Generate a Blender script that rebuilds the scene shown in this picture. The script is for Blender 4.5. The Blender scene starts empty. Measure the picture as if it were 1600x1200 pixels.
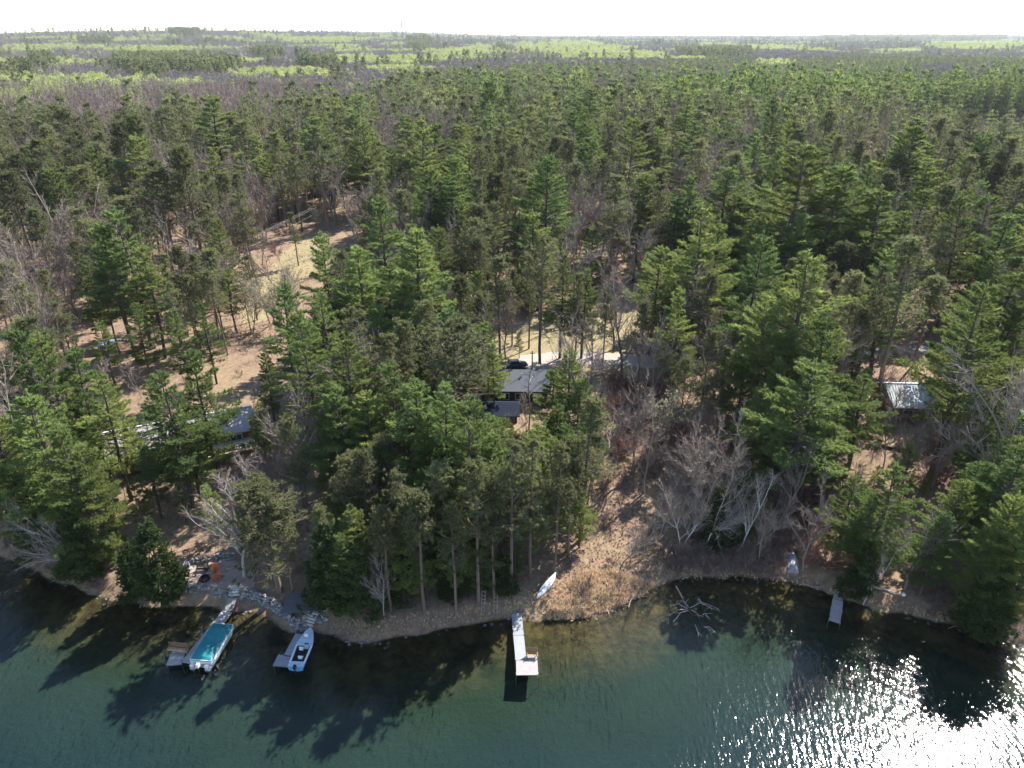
import bpy, math, random
import numpy as np
from mathutils import Vector, Matrix

# ------------------------------------------------------------------ camera, light, exposure
S = bpy.context.scene
COL = S.collection
CAM_H, FPX = 62.0, 1110.0
PITCH = math.atan(546.0 / FPX)
CP, SP = math.cos(PITCH), math.sin(PITCH)
cd = bpy.data.cameras.new("camera")
cd.sensor_width = 36.0
cd.lens = 36.0 * FPX / 1600.0
cd.clip_start = 1.0
cd.clip_end = 60000.0
cam = bpy.data.objects.new("camera", cd)
COL.objects.link(cam)
cam.location = (0, 0, CAM_H)
cam.rotation_euler = (math.pi / 2 - PITCH, 0, 0)
S.camera = cam

SUN_EL, SUN_AZ = 46.0, 42.0          # degrees; azimuth to the right of straight ahead (+Y)
w = bpy.data.worlds.new("World")
S.world = w
w.use_nodes = True
nt = w.node_tree
nt.nodes.clear()
sky = nt.nodes.new("ShaderNodeTexSky")
sky.sky_type = 'NISHITA'
sky.sun_disc = False
sky.sun_elevation = math.radians(SUN_EL)
sky.sun_rotation = math.radians(SUN_AZ)
sky.air_density = 1.0
sky.dust_density = 0.15
bg = nt.nodes.new("ShaderNodeBackground")
bg.inputs[1].default_value = 0.12
wo = nt.nodes.new("ShaderNodeOutputWorld")
nt.links.new(sky.outputs[0], bg.inputs[0])
nt.links.new(bg.outputs[0], wo.inputs[0])

sd = bpy.data.lights.new("sun", 'SUN')
sd.energy = 5.0
sd.angle = math.radians(0.5)
sd.color = (1.0, 0.955, 0.88)
sun = bpy.data.objects.new("sun", sd)
COL.objects.link(sun)
sdir = Vector((math.sin(math.radians(SUN_AZ)) * math.cos(math.radians(SUN_EL)),
               math.cos(math.radians(SUN_AZ)) * math.cos(math.radians(SUN_EL)),
               math.sin(math.radians(SUN_EL))))
sun.rotation_euler = sdir.to_track_quat('Z', 'Y').to_euler()

S.view_settings.view_transform = 'Standard'
S.view_settings.look = 'None'
S.view_settings.gamma = 1.0
S.view_settings.use_curve_mapping = False
S.view_settings.exposure = 1.42
S.render.engine = 'CYCLES'
cy = S.cycles
cy.max_bounces = 6
cy.diffuse_bounces = 2
cy.glossy_bounces = 2
cy.transmission_bounces = 4
cy.transparent_max_bounces = 6
cy.volume_bounces = 0
cy.sample_clamp_indirect = 4.0
cy.use_denoising = True
cy.denoiser = 'OPENIMAGEDENOISE'
cy.denoising_input_passes = 'RGB_ALBEDO_NORMAL'
cy.denoising_prefilter = 'ACCURATE'
cy.use_adaptive_sampling = False

# ------------------------------------------------------------------ numbers and noise
RNG = np.random.default_rng(7)
random.seed(7)


def hash2(ix, iy, seed):
    n = (ix.astype(np.int64) * 374761393 + iy.astype(np.int64) * 668265263 + seed * 974634617) & 0x7fffffff
    n = ((n ^ (n >> 13)) * 1274126177) & 0x7fffffff
    return ((n ^ (n >> 16)) & 0xffff) / 65535.0


def vnoise(x, y, seed=0):
    ix, iy = np.floor(x), np.floor(y)
    fx, fy = x - ix, y - iy
    fx = fx * fx * (3 - 2 * fx)
    fy = fy * fy * (3 - 2 * fy)
    a, b = hash2(ix, iy, seed), hash2(ix + 1, iy, seed)
    c, d = hash2(ix, iy + 1, seed), hash2(ix + 1, iy + 1, seed)
    return (a * (1 - fx) + b * fx) * (1 - fy) + (c * (1 - fx) + d * fx) * fy


def fbm(x, y, seed=0, octs=3):
    s, a, t = 0.0, 0.5, 0.0
    for o in range(octs):
        s = s + a * vnoise(x * 2 ** o, y * 2 ** o, seed + o * 17)
        t += a
        a *= 0.5
    return s / t


def sm(t):
    t = np.clip(t, 0, 1)
    return t * t * (3 - 2 * t)


def ray(px, py):
    dx, dy = (px - 800.0) / FPX, -(py - 600.0) / FPX
    return np.array([dx, CP + dy * SP, -SP + dy * CP])


def W(px, py, z=0.0):
    """where the sight line of a photo pixel meets the level z"""
    d = ray(px, py)
    t = (z - CAM_H) / d[2]
    return np.array([d[0] * t, d[1] * t, z])


def proj(x, y, z):
    zz = z - CAM_H
    f = y * CP - zz * SP
    u = y * SP + zz * CP
    f = np.maximum(f, 0.1)
    return 800 + FPX * x / f, 600 - FPX * u / f, f


# ------------------------------------------------------------------ terrain
SHORE_PX = [(0, 868), (60, 893), (100, 915), (130, 928), (175, 940), (235, 946), (300, 950), (356, 955), (400, 957),
            (425, 970), (445, 984), (460, 990), (485, 985), (520, 990), (545, 1005), (570, 1010), (600, 1005),
            (640, 995), (700, 985), (755, 975), (800, 966), (830, 968), (870, 971), (920, 968), (950, 955), (985, 940),
            (1010, 930), (1035, 915), (1060, 906), (1100, 905), (1160, 905), (1220, 908), (1260, 918), (1290, 925),
            (1330, 940), (1380, 955), (1430, 965), (1480, 975), (1520, 985), (1560, 995), (1600, 1002)]
SH = np.array([W(*p)[:2] for p in SHORE_PX])
SH = np.vstack([[-2500, 900], [-300, 190], [-130, 105], SH, [110, 50], [160, 30], [400, -40], [1500, -300]])
SH = SH[np.argsort(SH[:, 0])]


def shore_d(x, y):
    x, y = np.asarray(x, float), np.asarray(y, float)
    ys = np.interp(x, SH[:, 0], SH[:, 1])
    best = np.full(x.shape, 1e9)
    for (ax, ay), (bx, by) in zip(SH[:-1], SH[1:]):
        dx, dy = bx - ax, by - ay
        t = np.clip(((x - ax) * dx + (y - ay) * dy) / (dx * dx + dy * dy + 1e-9), 0, 1)
        best = np.minimum(best, np.hypot(x - ax - t * dx, y - ay - t * dy))
    d = np.where(y > ys, best, -best)
    return d + (fbm(x / 2.6, y / 2.6, 151) - .5) * 1.7 * (np.abs(d) < 6) * (1 - np.minimum(np.abs(d), 6) / 6)


POND = (455.0, 500.0, 215.0, 88.0)       # a second small lake behind the wood: centre and half sizes


def pond_q(x, y):
    return np.hypot((x - POND[0]) / POND[2], (y - POND[1] - 0.02 * (x - POND[0])) / POND[3]) + 0.25 * (fbm(x / 60, y / 60, 71) - .5)


def height(x, y):
    x, y = np.asarray(x, float), np.asarray(y, float)
    d = shore_d(x, y)
    bed = -0.05 - 0.16 * (-d) + 0.25 * (fbm(x / 4, y / 4, 5) - .5) * sm(-d / 4)
    bed = np.maximum(bed, -3.4)
    land = 1.25 * sm(d / 2.6) + 0.25 * (fbm(x / 3, y / 3, 9) - .5) * sm(d / 2) + 4.2 * sm((d - 3) / 42)
    land = land + (fbm(x / 70, y / 70, 21) - .5) * 5.0 * sm((d - 10) / 120)
    far = 52 * np.exp(-((x + 1750) / 1300) ** 2) * sm((y - 1300) / 3200)
    far = far + 10 * np.exp(-((x + 3800) / 1800) ** 2) * sm((y - 2000) / 4000)
    far = far + 16 * np.exp(-((x - 5200) / 4200) ** 2) * sm((y - 4500) / 5000)
    far = far + (fbm(x / 900, y / 900, 33) - .5) * 20 * sm((y - 900) / 2500)
    far = far + (fbm(x / 260, y / 260, 35) - .5) * 8 * sm((y - 700) / 900)
    z = np.where(d > 0, land + far, bed)
    q = pond_q(x, y)
    return np.where((q < 1.35) & (y > 300), z + (1.6 - z) * sm((1.35 - q) / 0.3) - 1.5 * sm((1.05 - q) / .2), z)


def G(px, py):
    """ground point under a photo pixel"""
    d = ray(px, py)
    t = (0 - CAM_H) / d[2]
    for _ in range(12):
        z = float(height(d[0] * t, d[1] * t))
        z = max(z, 0.0)
        t = (z - CAM_H) / d[2]
    return np.array([d[0] * t, d[1] * t, z])


def GV(px, py):
    """the same for many pixels at once"""
    dx, dy = (np.asarray(px) - 800.0) / FPX, -(np.asarray(py) - 600.0) / FPX
    d = np.stack([dx, CP + dy * SP, -SP + dy * CP], 1)
    t = -CAM_H / d[:, 2]
    for _ in range(9):
        z = np.maximum(height(d[:, 0] * t, d[:, 1] * t), 0.0)
        t = (z - CAM_H) / d[:, 2]
    return np.stack([d[:, 0] * t, d[:, 1] * t, z], 1)


def HT(x, y):
    return float(height(np.array([x]), np.array([y]))[0])


# ------------------------------------------------------------------ materials
def nodes_of(m):
    m.use_nodes = True
    t = m.node_tree
    t.nodes.clear()
    return t, t.nodes, t.links


def N(t, kind, **kw):
    n = t.nodes.new(kind)
    for k, v in kw.items():
        if k.startswith("i_"):
            n.inputs[k[2:].replace("_", " ")].default_value = v
        else:
            setattr(n, k, v)
    return n


def ramp(t, stops, fac=None):
    r = t.nodes.new("ShaderNodeValToRGB")
    e = r.color_ramp.elements
    while len(e) < len(stops):
        e.new(0.5)
    for q, (p, c) in zip(e, stops):
        q.position = p
        q.color = (*c, 1) if len(c) == 3 else c
    if fac is not None:
        t.links.new(fac, r.inputs[0])
    return r


MATS = {}


def plain(name, col, rough=0.7, metal=0.0, var=0.25, scale=3.0, bump=0.0, spec=0.3):
    if name in MATS:
        return MATS[name]
    m = bpy.data.materials.new(name)
    t, nn, L = nodes_of(m)
    o = N(t, "ShaderNodeOutputMaterial")
    p = N(t, "ShaderNodeBsdfPrincipled")
    p.inputs["Roughness"].default_value = rough
    p.inputs["Metallic"].default_value = metal
    p.inputs["Specular IOR Level"].default_value = spec
    tc = N(t, "ShaderNodeTexCoord")
    nz = N(t, "ShaderNodeTexNoise")
    nz.inputs["Scale"].default_value = scale
    nz.inputs["Detail"].default_value = 5
    nz.inputs["Roughness"].default_value = .7
    L.new(tc.outputs["Object"], nz.inputs["Vector"])
    oi = N(t, "ShaderNodeObjectInfo")
    r = ramp(t, [(0.25, [c * (1 - var) for c in col]), (0.75, [min(1, c * (1 + var)) for c in col])], nz.outputs["Fac"])
    mu = N(t, "ShaderNodeHueSaturation")
    mr = N(t, "ShaderNodeMapRange")
    mr.inputs["To Min"].default_value = 1 - var * .6
    mr.inputs["To Max"].default_value = 1 + var * .6
    L.new(oi.outputs["Random"], mr.inputs["Value"])
    L.new(mr.outputs[0], mu.inputs["Value"])
    L.new(r.outputs[0], mu.inputs["Color"])
    L.new(mu.outputs[0], p.inputs["Base Color"])
    if bump:
        b = N(t, "ShaderNodeBump")
        b.inputs["Strength"].default_value = bump
        b.inputs["Distance"].default_value = 0.03
        L.new(nz.outputs["Fac"], b.inputs["Height"])
        L.new(b.outputs[0], p.inputs["Normal"])
    L.new(p.outputs[0], o.inputs[0])
    MATS[name] = m
    return m


def foliage(name, c1, c2, trans=0.35, gloss=0.05, vvar=.3):
    """needle and leaf material: colour varies tree by tree and spray by spray"""
    m = bpy.data.materials.new(name)
    t, nn, L = nodes_of(m)
    o = N(t, "ShaderNodeOutputMaterial")
    oi = N(t, "ShaderNodeObjectInfo")
    at = N(t, "ShaderNodeAttribute", attribute_name="tone")
    add = N(t, "ShaderNodeMath", operation='MULTIPLY_ADD')
    add.inputs[1].default_value = 0.6
    L.new(oi.outputs["Random"], add.inputs[0])
    sc = N(t, "ShaderNodeMath", operation='MULTIPLY')
    sc.inputs[1].default_value = 0.4
    L.new(at.outputs["Fac"], sc.inputs[0])
    L.new(sc.outputs[0], add.inputs[2])
    r = ramp(t, [(0.0, c1), (1.0, c2)], add.outputs[0])
    hs = N(t, "ShaderNodeHueSaturation")
    mr = N(t, "ShaderNodeMapRange")
    mr.inputs["To Min"].default_value = 1 - vvar
    mr.inputs["To Max"].default_value = 1 + vvar
    wn = N(t, "ShaderNodeTexWhiteNoise", noise_dimensions='1D')
    L.new(oi.outputs["Random"], wn.inputs["W"])
    L.new(wn.outputs["Value"], mr.inputs["Value"])
    L.new(mr.outputs[0], hs.inputs["Value"])
    L.new(r.outputs[0], hs.inputs["Color"])
    d = N(t, "ShaderNodeBsdfDiffuse")
    tr = N(t, "ShaderNodeBsdfTranslucent")
    mx = N(t, "ShaderNodeAddShader")          # a leaf both reflects and lets light through
    h2 = N(t, "ShaderNodeHueSaturation")
    h2.inputs["Value"].default_value = trans
    h2.inputs["Saturation"].default_value = 1.05
    L.new(hs.outputs[0], d.inputs[0])
    L.new(hs.outputs[0], h2.inputs["Color"])
    L.new(h2.outputs[0], tr.inputs[0])
    L.new(d.outputs[0], mx.inputs[0])
    L.new(tr.outputs[0], mx.inputs[1])
    L.new(mx.outputs[0], o.inputs[0])
    MATS[name] = m
    return m


F_WHITE = foliage("white_pine_needles", (.060, .096, .036), (.150, .165, .052), 1.0, .0, .25)
F_RED = foliage("red_pine_needles", (.062, .074, .036), (.130, .130, .060), .9, .0, .28)
F_CEDAR = foliage("cedar_sprays", (.034, .050, .020), (.056, .072, .026), .6, .0)
F_ASPEN = foliage("new_aspen_leaves", (.20, .225, .085), (.28, .295, .115), .75, .0, .12)
F_PALE = foliage("pale_catkins", (.19, .19, .12), (.27, .265, .17), .7, .0, .15)
F_DRY = foliage("dry_reed_blades", (.33, .245, .16), (.52, .40, .27), .4, .0, .2)
F_LEAFLITTER = foliage("dead_leaves", (.15, .085, .055), (.30, .19, .13), .2, .0, .2)
B_PINE = plain("pine_bark", (.075, .060, .052), .9, var=.35, scale=4)
B_RED = plain("red_pine_bark", (.145, .108, .086), .9, var=.4, scale=4)
B_GREY = plain("grey_bark", (.205, .168, .142), .85, var=.35, scale=5)
B_BROWN = plain("brown_twig_bark", (.135, .098, .085), .85, var=.35, scale=5)
B_RUST = plain("reddish_twig_bark", (.155, .088, .072), .85, var=.3, scale=5)
B_BIRCH = plain("birch_bark", (.40, .38, .355), .7, var=.35, scale=6)
B_DEAD = plain("bleached_wood", (.31, .275, .25), .8, var=.25, scale=4)
B_FAR = plain("far_hardwood_twigs", (.225, .19, .175), .9, var=.25, scale=.3)
T_GREY = plain("grey_twigs", (.265, .208, .172), .9, var=.3, scale=2)
T_BROWN = plain("brown_twigs", (.19, .135, .115), .9, var=.3, scale=2)
T_RUST = plain("reddish_twigs", (.215, .115, .095), .9, var=.3, scale=2)


# ------------------------------------------------------------------ mesh helpers
def tri_mesh(name, V, F, mats, mi=None, tone=None, smooth=False):
    me = bpy.data.meshes.new(name)
    V = np.asarray(V, np.float32)
    F = np.asarray(F, np.int32)
    me.vertices.add(len(V))
    me.vertices.foreach_set("co", V.ravel())
    me.loops.add(F.size)
    me.loops.foreach_set("vertex_index", F.ravel())
    me.polygons.add(len(F))
    me.polygons.foreach_set("loop_start", np.arange(0, F.size, F.shape[1], dtype=np.int32))
    me.polygons.foreach_set("loop_total", np.full(len(F), F.shape[1], np.int32))
    for m in mats:
        me.materials.append(m)
    if mi is not None:
        me.polygons.foreach_set("material_index", np.asarray(mi, np.int32))
    me.polygons.foreach_set("use_smooth", np.full(len(F), bool(smooth)))
    me.update(calc_edges=True)
    if tone is not None:
        a = me.attributes.new("tone", 'FLOAT', 'FACE')
        a.data.foreach_set("value", np.asarray(tone, np.float32))
    me.validate(verbose=False)
    return me


class Geo:
    """collects tubes, triangles and boxes of one mesh"""

    def __init__(s):
        s.V, s.F, s.T, s.M, s.n = [], [], [], [], 0
        s.m = 0

    def put(s, V, F, tone=None):
        V = np.asarray(V, float).reshape(-1, 3)
        F = np.asarray(F, int).reshape(-1, 3)
        s.V.append(V)
        s.F.append(F + s.n)
        s.T.append(np.full(len(F), .5) if tone is None else np.asarray(tone, float))
        s.M.append(np.full(len(F), s.m))
        s.n += len(V)

    def tube(s, pts, rad, k=5, cap=False):
        P = np.asarray(pts, float)
        n = len(P)
        rad = np.broadcast_to(np.asarray(rad, float), (n,))
        T = np.gradient(P, axis=0)
        T /= np.linalg.norm(T, axis=1)[:, None] + 1e-9
        ref = np.array([0, 0, 1.]) if abs(T[0, 2]) < .9 else np.array([1., 0, 0])
        A = np.cross(T, ref)
        A /= np.linalg.norm(A, axis=1)[:, None] + 1e-9
        B = np.cross(T, A)
        th = np.arange(k) * 2 * np.pi / k
        V = P[:, None, :] + rad[:, None, None] * (np.cos(th)[None, :, None] * A[:, None, :] + np.sin(th)[None, :, None] * B[:, None, :])
        F = []
        for i in range(n - 1):
            for j in range(k):
                a, b = i * k + j, i * k + (j + 1) % k
                F += [(a, b, b + k), (a, b + k, a + k)]
        V = V.reshape(-1, 3)
        if cap:
            m = len(V)
            V = np.vstack([V, P[0], P[-1]])
            for j in range(k):
                F += [(j, m, (j + 1) % k), ((n - 1) * k + j, (n - 1) * k + (j + 1) % k, m + 1)]
        s.put(V, F)

    def fans(s, C, D, k, L, wd, spread, rng, tone=None, flat=0.0):
        """k thin triangles spraying out of every centre C along D"""
        C = np.repeat(np.asarray(C, float), k, 0)
        D = np.repeat(np.asarray(D, float), k, 0)
        n = len(C)
        if n == 0:
            return
        d = D + spread * rng.normal(size=(n, 3))
        d /= np.linalg.norm(d, axis=1)[:, None] + 1e-9
        e = np.cross(d, rng.normal(size=(n, 3)) * (1 - flat) + flat * np.array([0, 0, 2.0]))
        e /= np.linalg.norm(e, axis=1)[:, None] + 1e-9
        ln = (L * rng.uniform(.65, 1.3, n))[:, None]
        ww = (wd * rng.uniform(.7, 1.3, n))[:, None] * .5
        c = C + .06 * L * rng.normal(size=(n, 3))
        V = np.stack([c - e * ww, c + e * ww, c + d * ln], 1).reshape(-1, 3)
        tn = rng.uniform(0, 1, n) if tone is None else np.clip(np.repeat(tone, k) + rng.normal(size=n) * .15, 0, 1)
        s.put(V, np.arange(3 * n).reshape(-1, 3), tn)

    def box(s, c, size, rz=0.0, ax=None, taper=1.0):
        """box at centre c; rz turns it about z, ax: 3x3 axes instead"""
        h = np.asarray(size, float) / 2
        sg = np.array([[-1, -1, -1], [1, -1, -1], [1, 1, -1], [-1, 1, -1], [-1, -1, 1], [1, -1, 1], [1, 1, 1], [-1, 1, 1]], float)
        V = sg * h
        V[4:, :2] *= taper
        if ax is not None:
            V = V @ np.asarray(ax)
        elif rz:
            ca, sa = math.cos(rz), math.sin(rz)
            V = V @ np.array([[ca, sa, 0], [-sa, ca, 0], [0, 0, 1]])
        V = V + np.asarray(c, float)
        Q = [(0, 3, 2, 1), (4, 5, 6, 7), (0, 1, 5, 4), (1, 2, 6, 5), (2, 3, 7, 6), (3, 0, 4, 7)]
        F = [f for q in Q for f in ((q[0], q[1], q[2]), (q[0], q[2], q[3]))]
        s.put(V, F)

    def poly(s, P):
        """flat polygon as a fan"""
        P = np.asarray(P, float)
        s.put(P, [(0, i, i + 1) for i in range(1, len(P) - 1)])

    def slab(s, P, th):
        """polygon P with thickness th downwards"""
        P = np.asarray(P, float)
        n = len(P)
        Q = P.copy()
        Q[:, 2] -= th
        F = [(0, i, i + 1) for i in range(1, n - 1)] + [(n, n + i + 1, n + i) for i in range(1, n - 1)]
        for i in range(n):
            j = (i + 1) % n
            F += [(i, n + i, n + j), (i, n + j, j)]
        s.put(np.vstack([P, Q]), F)

    def loft(s, rings, close=True, caps=True):
        R = [np.asarray(r, float) for r in rings]
        k = len(R[0])
        F = []
        for i in range(len(R) - 1):
            for j in range(k if close else k - 1):
                a, b = i * k + j, i * k + (j + 1) % k
                F += [(a, b, b + k), (a, b + k, a + k)]
        if caps:
            for i in range(1, k - 1):
                F += [(0, i + 1, i), ((len(R) - 1) * k, (len(R) - 1) * k + i, (len(R) - 1) * k + i + 1)]
        s.put(np.vstack(R), F)

    def data(s, name, mats, smooth=False):
        mats = mats if isinstance(mats, list) else [mats]
        return tri_mesh(name, np.vstack(s.V), np.vstack(s.F), mats, np.concatenate(s.M), np.concatenate(s.T), smooth)

    def obj(s, name, mats, parent=None, smooth=False):
        o = bpy.data.objects.new(name, s.data(name, mats, smooth))
        COL.objects.link(o)
        if parent is not None:
            o.parent = parent
        return o


def thing(name, label, cat, loc=(0, 0, 0), rz=0.0, group=None):
    o = bpy.data.objects.new(name, None)
    o.empty_display_size = .3
    COL.objects.link(o)
    o.location = tuple(float(v) for v in loc)
    o.rotation_euler = (0, 0, rz)
    o["label"] = label
    o["category"] = cat
    if group:
        o["group"] = group
    return o


def tag(o, label, cat, group=None):
    o["label"] = label
    o["category"] = cat
    if group:
        o["group"] = group
    return o


def part(name, me, parent, loc=(0, 0, 0), rot=(0, 0, 0), sc=(1, 1, 1)):
    o = bpy.data.objects.new(name, me)
    COL.objects.link(o)
    o.parent = parent
    o.location = loc
    o.rotation_euler = rot
    o.scale = sc
    return o


def struct(o):
    o["kind"] = "structure"
    return o


def copy_tree(o, parent=None):
    c = o.copy()
    COL.objects.link(c)
    c.parent = parent
    for ch in list(o.children):
        copy_tree(ch, c)
    return c


# ------------------------------------------------------------------ where things lie, in photo pixels
def inpoly(px, py, P):
    px, py = np.asarray(px, float), np.asarray(py, float)
    r = np.zeros(px.shape, bool)
    n = len(P)
    for i in range(n):
        (x1, y1), (x2, y2) = P[i], P[(i + 1) % n]
        c = ((y1 > py) != (y2 > py)) & (px < (x2 - x1) * (py - y1) / (y2 - y1 + 1e-9) + x1)
        r ^= c
    return r


LAWN_CENTRE = [(795, 505), (850, 492), (900, 530), (960, 470), (1000, 480), (1010, 530), (960, 560), (1060, 600), (950, 640), (905, 600), (780, 560)]
LAWN_LEFT = [(400, 445), (425, 420), (440, 395), (475, 372), (510, 372), (500, 420), (470, 440), (445, 470), (415, 500), (380, 510), (385, 470)]
LAWN_RIGHT = [(1365, 686), (1490, 702), (1484, 714), (1400, 702), (1360, 698)]
OPEN_LEFT = [(270, 530), (370, 470), (430, 395), (470, 350), (545, 292), (565, 300), (520, 372), (480, 440), (430, 500), (360, 540), (300, 560)]
SLOPE = [(830, 965), (870, 900), (925, 830), (955, 765), (1000, 705), (1035, 700), (1045, 760), (1015, 830), (1050, 890), (1050, 920), (950, 960)]
BRUSH = [(930, 600), (1000, 560), (1090, 540), (1160, 600), (1200, 720), (1260, 790), (1290, 880), (1250, 915), (1040, 912), (1010, 840), (1040, 740), (940, 780)]
PATIO = [(265, 925), (290, 885), (365, 868), (400, 890), (440, 925), (495, 930), (510, 985), (460, 990), (350, 955)]
REED = [(850, 968), (872, 925), (905, 895), (950, 890), (990, 905), (1030, 912), (1000, 935), (950, 955), (905, 970)]

# ------------------------------------------------------------------ ground
def axis(a, b, near0, near1, step, grow):
    v = [near0]
    while v[-1] < near1:
        v.append(v[-1] + step)
    st = step
    up = []
    x = v[-1]
    while x < b:
        st *= grow
        x += st
        up.append(x)
    st = step
    lo = []
    x = v[0]
    while x > a:
        st *= grow
        x -= st
        lo.append(x)
    return np.array(lo[::-1] + v + up)


gx = axis(-16000, 16000, -110, 110, 1.1, 1.05)
gy = axis(-400, 15500, 38, 150, 0.9, 1.028)
XX, YY = np.meshgrid(gx, gy)
ZZ = height(XX.ravel(), YY.ravel()).reshape(XX.shape)
nx, ny = len(gx), len(gy)
ii = np.arange(nx * ny).reshape(ny, nx)
Q = np.stack([ii[:-1, :-1], ii[:-1, 1:], ii[1:, 1:], ii[1:, :-1]], -1).reshape(-1, 4)
gV = np.stack([XX, YY, ZZ], -1).reshape(-1, 3)


def ground_material():
    m = bpy.data.materials.new("forest_floor")
    t, nn, L = nodes_of(m)
    o = N(t, "ShaderNodeOutputMaterial")
    p = N(t, "ShaderNodeBsdfPrincipled")
    p.inputs["Roughness"].default_value = .95
    p.inputs["Specular IOR Level"].default_value = .1
    ge = N(t, "ShaderNodeNewGeometry")

    def noise(scale, detail=6, rough=.65):
        n = N(t, "ShaderNodeTexNoise")
        n.inputs["Scale"].default_value = scale
        n.inputs["Detail"].default_value = detail
        n.inputs["Roughness"].default_value = rough
        L.new(ge.outputs["Position"], n.inputs["Vector"])
        return n

    def mix(a, b, f):
        x = N(t, "ShaderNodeMix", data_type='RGBA')
        L.new(a, x.inputs[6])
        L.new(b, x.inputs[7])
        L.new(f, x.inputs[0])
        return x.outputs[2]

    n1, n2, n3 = noise(.12), noise(1.4, 8, .75), noise(.03, 4)
    litter = ramp(t, [(.25, (.105, .066, .046)), (.5, (.205, .138, .098)), (.8, (.34, .245, .180))], n2.outputs["Fac"])
    litter2 = ramp(t, [(.25, (.13, .085, .055)), (.6, (.27, .20, .125)), (.85, (.33, .27, .18))], n2.outputs["Fac"])
    f1 = ramp(t, [(.4, (0, 0, 0)), (.62, (1, 1, 1))], n1.outputs["Fac"])
    land = mix(litter.outputs[0], litter2.outputs[0], f1.outputs[0])
    grass = ramp(t, [(.25, (.16, .13, .072)), (.55, (.27, .22, .125)), (.8, (.35, .285, .18))], n2.outputs["Fac"])
    ca = N(t, "ShaderNodeAttribute", attribute_name="cover")
    sep = N(t, "ShaderNodeSeparateColor")
    L.new(ca.outputs["Color"], sep.inputs[0])

    def edge(sock, k=.5):
        a = N(t, "ShaderNodeMath", operation='MULTIPLY_ADD')
        L.new(n1.outputs["Fac"], a.inputs[0])
        a.inputs[1].default_value = k
        L.new(sock, a.inputs[2])
        b = N(t, "ShaderNodeMapRange")
        b.inputs["From Min"].default_value = .55
        b.inputs["From Max"].default_value = .85
        L.new(a.outputs[0], b.inputs["Value"])
        return b.outputs[0]
    land = mix(land, grass.outputs[0], edge(sep.outputs[0]))
    farc = ramp(t, [(.35, (.12, .102, .082)), (.65, (.18, .155, .12))], n3.outputs["Fac"])
    land = mix(land, farc.outputs[0], sep.outputs[1])
    # lake bed: pale silt and weed near the shore, green scattered light of deeper water painted on farther out
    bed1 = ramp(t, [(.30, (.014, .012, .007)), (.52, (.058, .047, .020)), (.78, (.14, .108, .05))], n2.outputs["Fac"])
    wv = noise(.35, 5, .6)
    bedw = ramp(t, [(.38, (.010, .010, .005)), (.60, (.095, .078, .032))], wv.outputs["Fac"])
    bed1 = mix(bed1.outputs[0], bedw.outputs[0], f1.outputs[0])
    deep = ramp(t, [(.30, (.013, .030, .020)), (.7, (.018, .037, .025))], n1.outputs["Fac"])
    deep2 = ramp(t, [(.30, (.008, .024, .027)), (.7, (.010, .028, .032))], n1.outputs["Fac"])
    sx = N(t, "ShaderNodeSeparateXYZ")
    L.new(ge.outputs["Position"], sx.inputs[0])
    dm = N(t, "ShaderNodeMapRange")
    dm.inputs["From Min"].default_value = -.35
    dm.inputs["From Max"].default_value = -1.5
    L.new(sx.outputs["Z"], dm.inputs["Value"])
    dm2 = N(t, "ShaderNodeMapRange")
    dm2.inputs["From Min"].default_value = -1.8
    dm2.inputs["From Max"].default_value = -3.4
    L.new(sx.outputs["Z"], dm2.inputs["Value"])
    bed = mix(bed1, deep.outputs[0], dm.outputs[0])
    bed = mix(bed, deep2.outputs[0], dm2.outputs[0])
    un = N(t, "ShaderNodeMapRange")
    un.inputs["From Min"].default_value = .10
    un.inputs["From Max"].default_value = -.05
    L.new(sx.outputs["Z"], un.inputs["Value"])
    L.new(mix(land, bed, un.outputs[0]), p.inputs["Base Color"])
    bu = N(t, "ShaderNodeBump")
    bu.inputs["Strength"].default_value = .8
    bu.inputs["Distance"].default_value = .25
    L.new(n2.outputs["Fac"], bu.inputs["Height"])
    L.new(bu.outputs[0], p.inputs["Normal"])
    L.new(p.outputs[0], o.inputs[0])
    return m


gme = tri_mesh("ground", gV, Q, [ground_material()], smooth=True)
gpx, gpy, _ = proj(gV[:, 0], gV[:, 1], gV[:, 2])
cover = np.zeros((len(gV), 4), np.float32)
cover[:, 3] = 1
front = gV[:, 1] > 40
for P in (LAWN_CENTRE, LAWN_LEFT, LAWN_RIGHT):
    cover[:, 0] = np.where(front & inpoly(gpx, gpy, P), 1.0, cover[:, 0])
cover[:, 1] = sm((gV[:, 1] - 350) / 400)
ca = gme.color_attributes.new("cover", 'FLOAT_COLOR', 'POINT')
ca.data.foreach_set("color", cover.ravel())
ground = bpy.data.objects.new("ground", gme)
COL.objects.link(ground)
struct(ground)


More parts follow.
